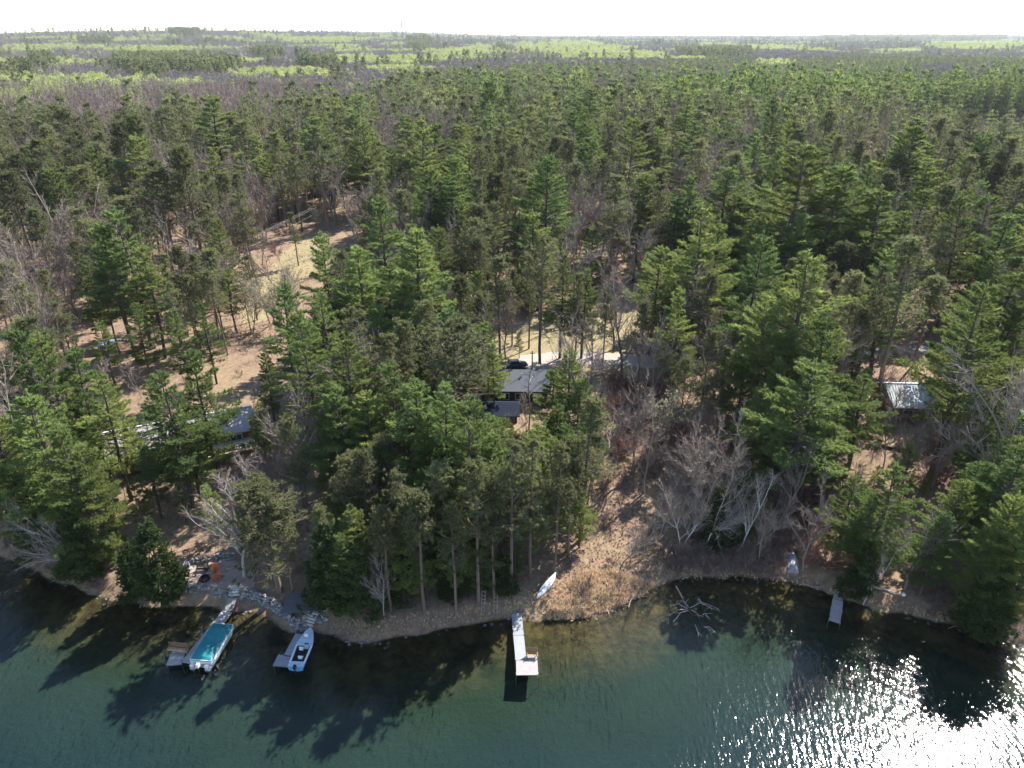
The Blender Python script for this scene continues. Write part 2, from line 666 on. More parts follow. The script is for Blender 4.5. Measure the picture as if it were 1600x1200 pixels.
def water_material(name, tint=(.96, .98, .96)):
    m = bpy.data.materials.new(name)
    t, nn, L = nodes_of(m)
    o = N(t, "ShaderNodeOutputMaterial")
    ge = N(t, "ShaderNodeNewGeometry")
    mp = N(t, "ShaderNodeMapping")
    mp.inputs["Rotation"].default_value = (0, 0, math.radians(-58))
    mp.inputs["Scale"].default_value = (1.0, .42, 1.0)
    L.new(ge.outputs["Position"], mp.inputs[0])
    n1 = N(t, "ShaderNodeTexNoise")
    n1.inputs["Scale"].default_value = 2.0
    n1.inputs["Detail"].default_value = 3
    n1.inputs["Roughness"].default_value = .5
    L.new(mp.outputs[0], n1.inputs["Vector"])
    n2 = N(t, "ShaderNodeTexNoise")
    n2.inputs["Scale"].default_value = .10
    n2.inputs["Detail"].default_value = 2
    L.new(ge.outputs["Position"], n2.inputs["Vector"])
    st = N(t, "ShaderNodeMapRange")
    st.inputs["From Min"].default_value = .35
    st.inputs["From Max"].default_value = .65
    st.inputs["To Min"].default_value = .55
    st.inputs["To Max"].default_value = 1.0
    L.new(n2.outputs["Fac"], st.inputs["Value"])
    b = N(t, "ShaderNodeBump")
    b.inputs["Distance"].default_value = .082
    L.new(st.outputs[0], b.inputs["Strength"])
    L.new(n1.outputs["Fac"], b.inputs["Height"])
    g = N(t, "ShaderNodeBsdfGlossy")
    g.inputs["Roughness"].default_value = .085
    L.new(b.outputs[0], g.inputs["Normal"])
    tr = N(t, "ShaderNodeBsdfTransparent")
    tr.inputs[0].default_value = (*tint, 1)
    fr = N(t, "ShaderNodeFresnel")
    fr.inputs[0].default_value = 1.33
    L.new(b.outputs[0], fr.inputs["Normal"])
    mx = N(t, "ShaderNodeMixShader")
    L.new(fr.outputs[0], mx.inputs[0])
    L.new(tr.outputs[0], mx.inputs[1])
    L.new(g.outputs[0], mx.inputs[2])
    L.new(mx.outputs[0], o.inputs[0])
    return m


WATER = water_material("lake_water")
g = Geo()
g.put([(-16000, -400, 0), (1500, -400, 0), (1500, 900, 0), (-16000, 900, 0)], [(0, 1, 2), (0, 2, 3)])
# only the part of the sheet on the lake side of the shore is water; the rest lies under the ground
struct(g.obj("lake_water", WATER))
g = Geo()
th = np.linspace(0, 2 * np.pi, 40)[:-1]
g.poly(np.stack([POND[0] + 1.25 * POND[2] * np.cos(th), POND[1] + .025 * POND[2] * np.cos(th) + 1.3 * POND[3] * np.sin(th), np.full(len(th), .9)], 1))
struct(g.obj("pond_water", WATER))

# ------------------------------------------------------------------ tree kinds
def white_pine(rng, H, lod=0, bare=.28, lmax=.20):
    wood, leaf = Geo(), Geo()
    n = 7 if lod == 0 else 4
    zz = np.linspace(0, H, n)
    off = np.cumsum(rng.normal(size=(n, 2)) * .012 * H / n * 3, 0)
    off[0] = 0
    axis_ = np.stack([off[:, 0], off[:, 1], zz], 1)
    axis_[0, 2] = -.6
    wood.tube(axis_, .0135 * H * (1 - zz / H) ** .8 + .03, 6 if lod == 0 else 3)
    z0 = bare * H
    z = z0
    step, dens, ts, k = [(1.0, 19.0, .42, 7), (1.5, 6.8, .74, 6), (2.3, 2.2, 1.5, 6)][lod]
    lop = rng.uniform(.75, 1.25, 8)
    while z < H * .975:
        u = (H - z) / (H - z0)
        prof = min(1, (u / .70) ** .82) * (1 - .35 * max(0, (u - .78) / .22))
        nb = rng.integers(4, 7) if lod < 2 else 4
        a0 = rng.uniform(0, 6.28)
        for b in range(nb):
            if rng.random() < .16:
                continue
            a = a0 + b * 6.283 / nb + rng.normal() * .25
            Lb = lmax * H * prof * rng.uniform(.5, 1.2) * lop[int(a / 6.2832 * 8) % 8] + .35
            pit = .75 * (1 - u) ** 2 + .10 - .18 * u + rng.normal() * .08
            m = max(3, int(Lb * dens))
            c, s_ = math.cos(a), math.sin(a)
            base = np.array([np.interp(z, zz, off[:, 0]), np.interp(z, zz, off[:, 1]), z])
            tt = np.linspace(0, 1, 4)
            rr = Lb * tt
            up = rr * math.sin(pit) + .10 * Lb * tt ** 2
            path = base + np.stack([c * rr * math.cos(pit), s_ * rr * math.cos(pit), up], 1)
            if lod < 2:
                wood.tube(path, np.linspace(.022 * Lb + .015, .012, 4), 3)
            t = rng.uniform(.12, 1.0, m) ** .6
            C = np.stack([np.interp(t, tt, path[:, i]) for i in range(3)], 1)
            side = rng.uniform(-1, 1, m)
            wdt = .30 * Lb * np.clip(1.15 - t, 0, .6) * 1.25 + .16
            C[:, 0] += -s_ * side * wdt
            C[:, 1] += c * side * wdt
            C[:, 2] += rng.normal(size=m) * .09 + .06
            D = np.stack([c * .7 - s_ * side * .7, s_ * .7 + c * side * .7, np.full(m, .36)], 1)
            leaf.fans(C, D, k, ts, ts * .28, .36, rng, np.full(m, rng.uniform(.15, .85)), .6)
        z += step * rng.uniform(.7, 1.3)
    top = np.array([[off[-1, 0], off[-1, 1], H - .3 * i] for i in range(5)])
    leaf.fans(top, np.tile([0, 0, 1.], (5, 1)), k, ts, ts * .3, .45, rng)
    return wood, leaf


def red_pine(rng, H, lod=0, bare=.5, lmax=.135):
    thin = rng.choice([.08, .2, .38])
    wood, leaf = Geo(), Geo()
    n = 6 if lod == 0 else 3
    zz = np.linspace(0, H * .97, n)
    off = np.cumsum(rng.normal(size=(n, 2)) * .02 * H / n, 0)
    off[0] = 0
    axis_ = np.stack([off[:, 0], off[:, 1], zz], 1)
    axis_[0, 2] = -.6
    wood.tube(axis_, .0105 * H * (1 - zz / H) ** .7 + .03, 6 if lod == 0 else 3)
    z0 = bare * H
    nb = [74, 40, 20][lod]
    k, ts = [(8, .40), (7, .66), (7, 1.3)][lod]
    per = [9, 5, 4][lod]
    for b in range(nb):
        u = rng.uniform(0, 1) ** .85
        z = z0 + (H - z0) * u
        prof = math.sqrt(max(0.03, 1 - ((u - .28) / .74) ** 2)) * (1.08 - .3 * u)
        Lb = lmax * H * prof * rng.uniform(.6, 1.2)
        a = rng.uniform(0, 6.283)
        pit = .15 + .65 * u + rng.normal() * .15
        c, s_ = math.cos(a), math.sin(a)
        base = np.array([np.interp(z, zz, off[:, 0]), np.interp(z, zz, off[:, 1]), min(z, H * .95)])
        tt = np.linspace(0, 1, 4)
        bend = .18 * Lb * tt ** 2
        path = base + np.stack([c * Lb * tt * math.cos(pit), s_ * Lb * tt * math.cos(pit), Lb * tt * math.sin(pit) + bend], 1)
        if lod < 2:
            wood.tube(path, np.linspace(.02 * Lb + .02, .015, 4), 3)
        if rng.random() < thin:                     # a bough that has lost its needles
            wood.tube([path[1], path[3] + rng.normal(size=3) * .3], [.02, .008], 3)
            continue
        t = np.append(rng.uniform(.45, 1.0, per - 1), 1.0)
        C = np.stack([np.interp(t, tt, path[:, i]) for i in range(3)], 1)
        O = rng.normal(size=(per, 3)) * np.array([.22, .22, .14]) * Lb * .9
        C2 = C + O
        if lod == 0:
            for q in range(per):
                wood.tube([C[q] - (C[q] - base) * .15, C2[q]], [.022, .010], 3)
        D = O / (np.linalg.norm(O, axis=1)[:, None] + 1e-6) * .5 + np.array([c * .3, s_ * .3, .45])
        leaf.fans(C2, D, k * 2 if lod < 2 else k, ts, ts * .27, .70, rng, np.full(per, rng.uniform(.1, .9)), .35)
    if lod == 0:                       # dead stubs under the crown
        for b in range(14):
            z = z0 * rng.uniform(.55, 1.05)
            a = rng.uniform(0, 6.283)
            Lb = rng.uniform(.5, 1.9)
            p0 = np.array([np.interp(z, zz, off[:, 0]), np.interp(z, zz, off[:, 1]), z])
            wood.tube([p0, p0 + [math.cos(a) * Lb, math.sin(a) * Lb, -.1 * Lb]], [.03, .012], 3)
    return wood, leaf


def grow(g, rng, p, d, L, r, level, maxl, tips, kids, upb=.12):
    """one limb with its side limbs"""
    n = 4
    P = [np.array(p, float)]
    d = np.array(d, float)
    for i in range(n):
        d = d + rng.normal(size=3) * .13 + np.array([0, 0, upb * .5])
        d /= np.linalg.norm(d)
        P.append(P[-1] + d * L / n)
    R = np.linspace(r, r * (.45 if level < maxl else .25), n + 1)
    g.tube(P, R, 5 if level == 0 else 3)
    P = np.array(P)
    if level >= maxl:
        for i in range(1, n + 1):
            tips.append((P[i], d))
        return
    for q in range(kids[level]):
        t = rng.uniform(.28 if level == 0 else .2, 1.0)
        i = min(int(t * n), n - 1)
        q0 = P[i] + (P[i + 1] - P[i]) * (t * n - i)
        a = np.cross(d, rng.normal(size=3))
        a /= np.linalg.norm(a) + 1e-9
        ang = rng.uniform(.45, .95)
        dd = d * math.cos(ang) + a * math.sin(ang) + np.array([0, 0, upb])
        grow(g, rng, q0, dd, L * rng.uniform(.36, .60) * (1.15 - .45 * t), r * .48 * (1.1 - .4 * t), level + 1, maxl, tips, kids, upb)
    grow(g, rng, P[-1], d, L * .45, r * .45, level + 1, maxl, tips, kids, upb)


def bare_tree(rng, H, stems=1, kids=(10, 5), lean=.05, twigs=5, tl=.8, tw=.03, leaf_k=0, leaf_s=.2, upb=.12, rk=.011, spread=0.0):
    wood, twig, leaf = Geo(), Geo(), Geo()
    tips = []
    for s in range(stems):
        a = rng.uniform(0, 6.283) if stems == 1 else s * 6.283 / stems + rng.normal() * .3
        ln = abs(rng.normal()) * lean + spread
        d = np.array([math.cos(a) * ln, math.sin(a) * ln, 1.0])
        d /= np.linalg.norm(d)
        hh = H * rng.uniform(.75, 1.0) if stems > 1 else H
        grow(wood, rng, np.array([math.cos(a) * .15 * (stems > 1), math.sin(a) * .15 * (stems > 1), -.4]), d, hh * .72, rk * hh + .02, 0, 2, tips, kids, upb)
    C = np.array([t[0] for t in tips])
    D = np.array([t[1] for t in tips])
    leaf.fans(C, D + np.array([0, 0, .2]), twigs, tl, tw, .55, rng)
    leaf.m = 1
    if leaf_k:
        C2 = C + rng.normal(size=C.shape) * .35
        leaf.fans(C2, D, leaf_k, leaf_s, leaf_s * .8, 1.0, rng)
    return wood, leaf


def cedar(rng, H, wd=.24):
    wood, leaf = Geo(), Geo()
    wood.tube([(0, 0, -.5), (.1, 0, H * .5), (0, .1, H * .95)], [.02 * H, .014 * H, .02], 5)
    for b in range(95):
        u = rng.uniform(0, 1) ** .9
        a = rng.uniform(0, 6.283)
        L_ = wd * H * (1.02 - u) ** .65 * rng.uniform(.45, 1.25) + .2
        c, s_ = math.cos(a), math.sin(a)
        z = H * (.06 + .92 * u)
        n = max(8, int(16 * L_))
        t = rng.uniform(.25, 1, n) ** .6
        side = rng.normal(size=n) * .22 * L_
        C = np.stack([c * L_ * t - s_ * side, s_ * L_ * t + c * side, z + .10 * L_ * t + rng.normal(size=n) * .18], 1)
        D = np.stack([np.full(n, c * .6), np.full(n, s_ * .6), np.full(n, .35)], 1)
        leaf.fans(C, D, 4, .42, .17, .5, rng, np.full(n, rng.uniform(.1, .9)), .3)
    return wood, leaf


def far_blob(rng, H, kind):
    """small far tree: a loose cloud of a hundred or so leaf clumps on a stem"""
    wood, leaf = Geo(), Geo()
    wood.tube([(0, 0, -1), (0, 0, H * .8)], [.012 * H, .03], 3)
    n = {"pine": 70, "bare": 85, "aspen": 110}[kind]
    u = rng.uniform(0, 1, n)
    z0 = {"pine": .3, "bare": .25, "aspen": .35}[kind]
    prof = np.sqrt(np.maximum(.05, 1 - ((u - .4) / .62) ** 2)) if kind != "pine" else (1.05 - u) ** .7
    a = rng.uniform(0, 6.283, n)
    r = {"pine": .19, "bare": .28, "aspen": .24}[kind] * H * prof * np.sqrt(rng.uniform(.1, 1, n))
    C = np.stack([np.cos(a) * r, np.sin(a) * r, H * (z0 + (1 - z0) * u)], 1)
    D = np.stack([np.cos(a) * .5, np.sin(a) * .5, np.full(n, .7)], 1)
    tgt = wood if kind == "bare" else leaf
    if kind == "bare":
        wood.fans(C, D, 2, 2.2, .34, .6, rng)
    else:
        leaf.fans(C, D, 2, {"pine": 1.9, "aspen": 1.5}[kind], {"pine": .9, "aspen": .9}[kind], .6, rng)
    return wood, leaf


def joined(wood, leaf, name, bark, fol):
    g = Geo()
    fol = fol if isinstance(fol, list) else [fol]
    for m, q in ((0, wood), (1, leaf)):
        for V, F, T, M in zip(q.V, q.F, q.T, q.M):
            g.m = m + int(M[0])
            base = F.min()
            g.put(V, F - base, T)
    return g.data(name, [bark] + fol)


KIND = {}          # kind -> list of (trunk mesh, crown mesh, joined mesh getter, height)


def register(kind, bark, fol, builds, crown_is_wood=False):
    out = []
    for H, (wood, leaf) in builds:
        tm = wood.data(kind + "_trunk", bark)
        cm = leaf.data(kind + "_crown", fol) if leaf.n else None
        out.append([tm, cm, (wood, leaf), H])
    KIND[kind] = dict(v=out, bark=bark, fol=fol)


R_ = lambda s: np.random.default_rng(s)
register("white_pine", B_PINE, F_WHITE, [(24, white_pine(R_(100 + i), 24, 0, b, l)) for i, (b, l) in
                                         enumerate([(.20, .235), (.28, .20), (.14, .215), (.32, .25), (.22, .19), (.10, .225)])])
register("red_pine", B_RED, F_RED, [(21, red_pine(R_(200 + i), 21, 0, b, l)) for i, (b, l) in
                                    enumerate([(.44, .125), (.36, .14), (.52, .115), (.30, .13), (.46, .15), (.40, .10), (.60, .145)])])
register("bare_tree", B_GREY, [T_GREY, F_PALE], [(14, bare_tree(R_(300 + i), 14, st, (9, 5), .08, 5, .85, .035, spread=sp)) for i, (st, sp) in
                                       enumerate([(1, 0), (1, .05), (2, .16), (1, 0), (3, .2)])])
register("birch_tree", B_BIRCH, [T_GREY, F_PALE], [(13, bare_tree(R_(330 + i), 13, st, (12, 6), .06, 6, .8, .028, spread=sp, rk=.0078)) for i, (st, sp) in
                                         enumerate([(1, 0), (2, .2), (3, .25)])])
register("budding_tree", B_GREY, [T_GREY, F_ASPEN], [(15, bare_tree(R_(350 + i), 15, 1, (11, 5), .03, 2, .7, .03, 4, .30)) for i in range(3)])
register("pale_tree", B_GREY, [T_GREY, F_PALE], [(13, bare_tree(R_(360 + i), 13, 2, (11, 5), .06, 3, .8, .035, 4, .22, spread=.12)) for i in range(2)])
register("bare_shrub", B_BROWN, [T_BROWN, F_PALE], [(3.4, bare_tree(R_(370 + i), 3.4, 7, (5, 3), .1, 4, .55, .025, upb=.02, rk=.008, spread=.35)) for i in range(4)])
register("reddish_shrub", B_RUST, [T_RUST, F_PALE], [(3.8, bare_tree(R_(380 + i), 3.8, 7, (5, 3), .1, 4, .55, .028, upb=.02, rk=.008, spread=.4)) for i in range(3)])
register("cedar_tree", B_PINE, F_CEDAR, [(9, cedar(R_(390 + i), 9)) for i in range(3)])
PROTO = {}


def proto(kind, lod, builds, bark, fol):
    c = bpy.data.collections.new("stock " + kind + " " + str(lod))
    for i, (H, (wd, lf)) in enumerate(builds):
        o = bpy.data.objects.new(f"{kind}_stock{lod}_{i:02d}", joined(wd, lf, kind + "_stock", bark, fol))
        c.objects.link(o)
    PROTO[(kind, lod)] = (c, [b[0] for b in builds])


proto("white_pine", 1, [(24, white_pine(R_(400 + i), 24, 1, b)) for i, b in enumerate((.2, .3, .15, .35))], B_PINE, F_WHITE)
proto("red_pine", 1, [(21, red_pine(R_(420 + i), 21, 1, b, l)) for i, (b, l) in enumerate(((.45, .14), (.38, .15), (.52, .13), (.42, .16)))], B_RED, F_RED)
proto("white_pine", 2, [(24, white_pine(R_(440 + i), 24, 2, b)) for i, b in enumerate((.2, .3, .15))], B_PINE, F_WHITE)
proto("red_pine", 2, [(21, red_pine(R_(460 + i), 21, 2, b, l)) for i, (b, l) in enumerate(((.4, .15), (.35, .17), (.48, .14)))], B_RED, F_RED)
proto("bare_tree", 1, [(14, bare_tree(R_(480 + i), 14, 1, (6, 3), .05, 5, 1.3, .085)) for i in range(4)], B_GREY, [T_GREY, F_PALE])
proto("budding_tree", 1, [(15, bare_tree(R_(490 + i), 15, 1, (7, 3), .03, 1, .8, .05, 5, .6)) for i in range(3)], B_GREY, [T_GREY, F_ASPEN])
proto("pine", 3, [(16, far_blob(R_(500 + i), 16, "pine")) for i in range(4)], B_PINE, F_RED)
proto("bare", 3, [(14, far_blob(R_(510 + i), 14, "bare")) for i in range(4)], B_FAR, F_PALE)
proto("aspen", 3, [(14, far_blob(R_(520 + i), 14, "aspen")) for i in range(4)], B_GREY, F_ASPEN)
proto("bare_shrub", 1, [(3.4, bare_tree(R_(530 + i), 3.4, 4, (4, 2), .1, 3, .7, .035, upb=.02, rk=.009, spread=.35)) for i in range(4)], B_BROWN, [T_BROWN, F_PALE])
proto("sapling", 1, [(5, bare_tree(R_(540 + i), 5, 1, (6, 2), .08, 3, .6, .025, rk=.006)) for i in range(4)], B_GREY, [T_GREY, F_PALE])


def scatter_object(name, key, pts, scale, rot=None):
    """ONE object of kind stuff whose copies are spread by geometry nodes"""
    coll, _ = PROTO[key]
    n = len(pts)
    if n == 0:
        return
    me = bpy.data.meshes.new(name)
    me.vertices.add(n)
    me.vertices.foreach_set("co", np.asarray(pts, np.float32).ravel())
    r = R_(hash(key[0]) % 1000 if False else len(pts))
    a = me.attributes.new("size", 'FLOAT', 'POINT')
    a.data.foreach_set("value", np.asarray(scale, np.float32))
    a = me.attributes.new("turn", 'FLOAT_VECTOR', 'POINT')
    e = np.stack([r.normal(size=n) * .03, r.normal(size=n) * .03, r.uniform(0, 6.283, n)], 1)
    a.data.foreach_set("vector", e.astype(np.float32).ravel())
    a = me.attributes.new("pick", 'INT', 'POINT')
    a.data.foreach_set("value", r.integers(0, len(coll.objects), n).astype(np.int32))
    o = bpy.data.objects.new(name, me)
    COL.objects.link(o)
    o["kind"] = "stuff"
    gt = bpy.data.node_groups.new(name + "_spread", 'GeometryNodeTree')
    gt.interface.new_socket("Geometry", in_out='INPUT', socket_type='NodeSocketGeometry')
    gt.interface.new_socket("Geometry", in_out='OUTPUT', socket_type='NodeSocketGeometry')
    gi, go = gt.nodes.new("NodeGroupInput"), gt.nodes.new("NodeGroupOutput")
    ip = gt.nodes.new("GeometryNodeInstanceOnPoints")
    ci = gt.nodes.new("GeometryNodeCollectionInfo")
    ci.inputs["Collection"].default_value = coll
    ci.inputs["Separate Children"].default_value = True
    ci.inputs["Reset Children"].default_value = True

    def at(nm, ty):
        q = gt.nodes.new("GeometryNodeInputNamedAttribute")
        q.data_type = ty
        q.inputs["Name"].default_value = nm
        return q.outputs["Attribute"]
    gt.links.new(gi.outputs[0], ip.inputs["Points"])
    gt.links.new(ci.outputs[0], ip.inputs["Instance"])
    ip.inputs["Pick Instance"].default_value = True
    gt.links.new(at("pick", 'INT'), ip.inputs["Instance Index"])
    e2r = gt.nodes.new("FunctionNodeEulerToRotation")
    gt.links.new(at("turn", 'FLOAT_VECTOR'), e2r.inputs[0])
    gt.links.new(e2r.outputs[0], ip.inputs["Rotation"])
    gt.links.new(at("size", 'FLOAT'), ip.inputs["Scale"])
    gt.links.new(ip.outputs[0], go.inputs[0])
    md = o.modifiers.new("spread", 'NODES')
    md.node_group = gt
    return o


# ------------------------------------------------------------------ where every tree stands
TREES = []        # dicts kind, x, y, z, H, variant, rz, lean, label


def plant(kind, x, y, H, var=None, lean=(0, 0), label=None, rz=None, hand=False):
    v = int(RNG.integers(0, len(KIND[kind]["v"]))) if var is None else var
    TREES.append(dict(kind=kind, x=x, y=y, z=HT(x, y) - .05, H=H, v=v, rz=RNG.uniform(0, 6.283) if rz is None else rz, lean=lean, label=label, hand=hand))


def by_top(kind, tx, ty, by, var=None, label=None, lean=(0, 0), fat=1.0):
    if kind == "bare_tree" and var is None:
        var = [0, 1, 3][int(RNG.integers(0, 3))]
    """a tree whose top shows at the photo pixel (tx, ty) and whose foot would show at the row by"""
    bx = tx + (800 - tx) * (by - ty) / (2836.0 - ty)
    p = G(bx, by)
    lo, hi = .5, 45
    for _ in range(30):
        mid = (lo + hi) / 2
        if proj(p[0], p[1], p[2] + mid)[1] > ty:
            lo = mid
        else:
            hi = mid
    plant(kind, p[0], p[1], lo, var, lean, label, hand=True)
    TREES[-1]["fat"] = fat


WP, RP = "white_pine", "red_pine"
HAND = [
    # left shore and left edge
    (WP, 15, 505, 790), (WP, 62, 520, 765), (WP, 112, 540, 745), (WP, 150, 585, 782), (WP, 85, 660, 885), (WP, 32, 610, 850), (WP, 125, 700, 880),
    (WP, -15, 640, 850), (WP, 5, 720, 862), (WP, 60, 755, 885),
    (WP, 183, 322, 545), (WP, 160, 350, 552), (WP, 130, 400, 540), (WP, 215, 380, 560), (WP, 338, 338, 468), (WP, 322, 385, 478), (WP, 400, 208, 332), (WP, 420, 235, 345), (WP, 165, 265, 345), (WP, 185, 285, 350),
    (WP, 250, 580, 792), (WP, 295, 548, 745), (WP, 280, 640, 780), (WP, 222, 695, 810), (WP, 410, 545, 668),
    (RP, 152, 420, 553), (RP, 180, 430, 558), (WP, 205, 470, 590), (WP, 152, 500, 600),
    (WP, 1362, 575, 665), ("bare_tree", 1400, 555, 650, 0), ("bare_tree", 1428, 565, 655, 1), ("bare_tree", 1505, 560, 660, 0), (WP, 1340, 540, 640), ("bare_tree", 1470, 570, 660, 3),
    # centre left
    (WP, 440, 442, 640), (WP, 470, 480, 705), (WP, 505, 362, 560), (WP, 535, 520, 760), (WP, 560, 392, 570), (WP, 607, 412, 590), (WP, 650, 300, 420),
    (WP, 520, 600, 800), (WP, 605, 560, 770), (WP, 640, 590, 830), (WP, 575, 610, 800), (WP, 690, 598, 860), (WP, 735, 622, 892), (WP, 770, 650, 860), (WP, 665, 640, 850), (WP, 700, 480, 660),
    (WP, 688, 352, 520), (WP, 640, 470, 640), (WP, 590, 470, 650), (WP, 500, 455, 650), (WP, 752, 500, 640), (WP, 770, 535, 650), (WP, 545, 450, 620),
    # centre
    (WP, 872, 268, 428), (WP, 770, 312, 432), (WP, 698, 250, 355), (WP, 733, 282, 395), (WP, 722, 318, 430), (WP, 785, 245, 335), (WP, 850, 205, 280), (WP, 880, 392, 560), (WP, 915, 420, 560), (WP, 655, 225, 300), (WP, 608, 250, 320),
    (WP, 895, 545, 700), (WP, 905, 590, 720), (WP, 862, 645, 770), (WP, 835, 668, 770), (WP, 880, 660, 790), (WP, 760, 330, 440), (WP, 810, 350, 460), (WP, 640, 345, 480), (WP, 745, 420, 560), (WP, 812, 520, 560),
    (RP, 905, 425, 572), (RP, 948, 445, 585), (RP, 1008, 470, 600), ("bare_tree", 930, 480, 600), ("bare_tree", 965, 470, 592), (WP, 868, 575, 690), (RP, 452, 650, 830, 0), (WP, 1592, 560, 700), ("bare_tree", 1568, 590, 690),
    # right centre
    (WP, 1098, 318, 560), (WP, 1130, 345, 540), (WP, 1188, 362, 610), (WP, 1228, 430, 640), (WP, 1022, 415, 520), (WP, 965, 280, 400), (WP, 1205, 470, 700), (WP, 1245, 510, 720), (WP, 1222, 560, 735), (WP, 1262, 590, 760), (WP, 1190, 600, 760), (WP, 1305, 615, 775), (WP, 1165, 560, 700), (WP, 1280, 640, 790),
    (WP, 1230, 280, 400), (WP, 1000, 205, 300), (WP, 1070, 215, 300), (WP, 1130, 190, 270), (WP, 1290, 220, 310), (WP, 1365, 250, 350),
    # right
    (WP, 1548, 440, 735), (WP, 1515, 480, 645), (WP, 1580, 330, 520), (WP, 1480, 270, 390), (WP, 1540, 280, 420), (WP, 1595, 470, 640), (WP, 1560, 240, 340), (WP, 1440, 210, 300),
    (WP, 1398, 722, 905), (WP, 1340, 745, 872), (WP, 1370, 770, 905), (WP, 1505, 745, 900), (WP, 1530, 720, 870), (WP, 1585, 770, 960), (WP, 1600, 690, 900), (WP, 1560, 830, 975), (WP, 1625, 760, 960), (WP, 1545, 660, 800), (WP, 1480, 800, 930), (WP, 1640, 800, 990),
    (RP, 300, 395, 532), (RP, 328, 415, 522), (WP, 352, 420, 520), (RP, 288, 430, 560), (RP, 262, 440, 575), ("bare_tree", 425, 380, 465), (WP, 312, 470, 600), (RP, 385, 400, 500), (RP, 455, 330, 415), (WP, 270, 480, 620),
    # red pines with a name of their own
    (RP, 800, 690, 925), (RP, 832, 682, 905), (RP, 872, 688, 898), (RP, 742, 715, 940), (RP, 690, 720, 920), (RP, 622, 735, 935), (RP, 562, 705, 900), (RP, 650, 765, 955), (RP, 595, 790, 955), (RP, 895, 720, 870), (RP, 705, 790, 955), (RP, 770, 760, 935),
    (RP, 405, 752, 925, 3, None, (0, 0), 1.9), (RP, 430, 770, 925), (RP, 375, 770, 900), (RP, 1112, 515, 700), (RP, 1075, 560, 690), (RP, 1140, 540, 690),
    (RP, 1432, 372, 615), (RP, 1380, 410, 600), (RP, 1345, 425, 610), (RP, 1480, 350, 520), (RP, 1415, 390, 560), (RP, 1300, 410, 560), (RP, 1330, 360, 500), (RP, 1290, 450, 600), (RP, 1355, 480, 620),
    (RP, 848, 370, 580), (RP, 828, 395, 545), (RP, 800, 420, 540), (RP, 780, 400, 560), (RP, 720, 430, 590), (RP, 662, 470, 660), (RP, 545, 480, 700), (RP, 600, 520, 730), (RP, 630, 500, 700), (RP, 680, 520, 710), (RP, 745, 560, 680),
    (RP, 135, 360, 500), (RP, 110, 375, 520), (RP, 250, 395, 530), (RP, 275, 385, 540), (RP, 300, 400, 515), (RP, 75, 250, 355), (RP, 92, 262, 360), (RP, 120, 262, 350), (RP, 50, 300, 405), (RP, 55, 330, 405), (RP, 20, 350, 450),
    (RP, 470, 240, 345), (RP, 490, 215, 330), (RP, 512, 222, 320), (RP, 535, 235, 310), (RP, 455, 250, 350), (RP, 586, 222, 285), (RP, 375, 290, 360), (RP, 30, 440, 600), (RP, 60, 420, 570), (RP, 5, 410, 560), (RP, 85, 470, 600),
    ("cedar_tree", 225, 815, 942), ("cedar_tree", 505, 815, 948), ("cedar_tree", 1545, 900, 985), ("cedar_tree", 1575, 880, 985), ("cedar_tree", 1360, 850, 935), ("cedar_tree", 195, 850, 930), ("cedar_tree", 30, 800, 872), ("cedar_tree", 1130, 760, 850),
    ("cedar_tree", 1165, 745, 835), ("cedar_tree", 548, 850, 960), ("cedar_tree", 100, 800, 905), (RP, 500, 790, 950), (WP, 530, 830, 960),
    # bare hardwoods
    ("bare_tree", 977, 795, 885), ("bare_tree", 925, 500, 700), ("bare_tree", 1000, 590, 740), ("bare_tree", 1030, 500, 640), ("bare_tree", 1060, 520, 630), ("bare_tree", 985, 420, 590), ("bare_tree", 970, 400, 545), ("bare_tree", 1120, 640, 800), ("bare_tree", 1150, 660, 830), ("bare_tree", 1090, 660, 790),
    ("bare_tree", 1020, 640, 770), ("bare_tree", 940, 590, 730), ("bare_tree", 900, 500, 620), ("bare_tree", 448, 600, 790, 0), ("bare_tree", 392, 705, 800, 0), ("bare_tree", 1215, 330, 440), ("bare_tree", 230, 240, 340), ("bare_tree", 215, 255, 350), ("bare_tree", 945, 330, 430),
    ("bare_tree", 1420, 610, 690), ("bare_tree", 1580, 560, 690), ("bare_tree", 1445, 640, 745), ("bare_tree", 1405, 640, 730), ("bare_tree", 1240, 700, 830), ("bare_tree", 1200, 790, 880), ("bare_tree", 1285, 760, 890), ("bare_tree", 1455, 790, 920), ("bare_tree", 790, 445, 560), ("bare_tree", 825, 595, 660),
    ("bare_tree", 310, 370, 450), ("bare_tree", 345, 330, 400), ("bare_tree", 400, 350, 420), ("bare_tree", 560, 260, 320), ("bare_tree", 440, 405, 470), ("bare_tree", 455, 410, 470), ("bare_tree", 1185, 770, 865), ("bare_tree", 1330, 640, 770), ("bare_tree", 1500, 620, 760),
    ("birch_tree", 348, 752, 903, 0, None, (-.08, 0), 1.45), ("birch_tree", 1080, 735, 858, 1), ("birch_tree", 1178, 745, 857, 0), ("birch_tree", 1375, 850, 945, 0), ("birch_tree", 590, 870, 965, 0),
    ("pale_tree", 405, 385, 505), ("pale_tree", 430, 420, 530), ("pale_tree", 380, 440, 520), ("pale_tree", 1040, 560, 690), ("pale_tree", 485, 300, 360),
    ("budding_tree", 455, 190, 245), ("budding_tree", 470, 195, 250), ("budding_tree", 585, 195, 260), ("budding_tree", 600, 205, 262), ("budding_tree", 950, 142, 185), ("budding_tree", 572, 138, 180), ("budding_tree", 590, 142, 182), ("budding_tree", 555, 140, 180), ("budding_tree", 1345, 118, 150), ("budding_tree", 980, 165, 215), ("budding_tree", 1170, 375, 440), ("budding_tree", 538, 212, 270),
]
for h in HAND:
    by_top(*h)

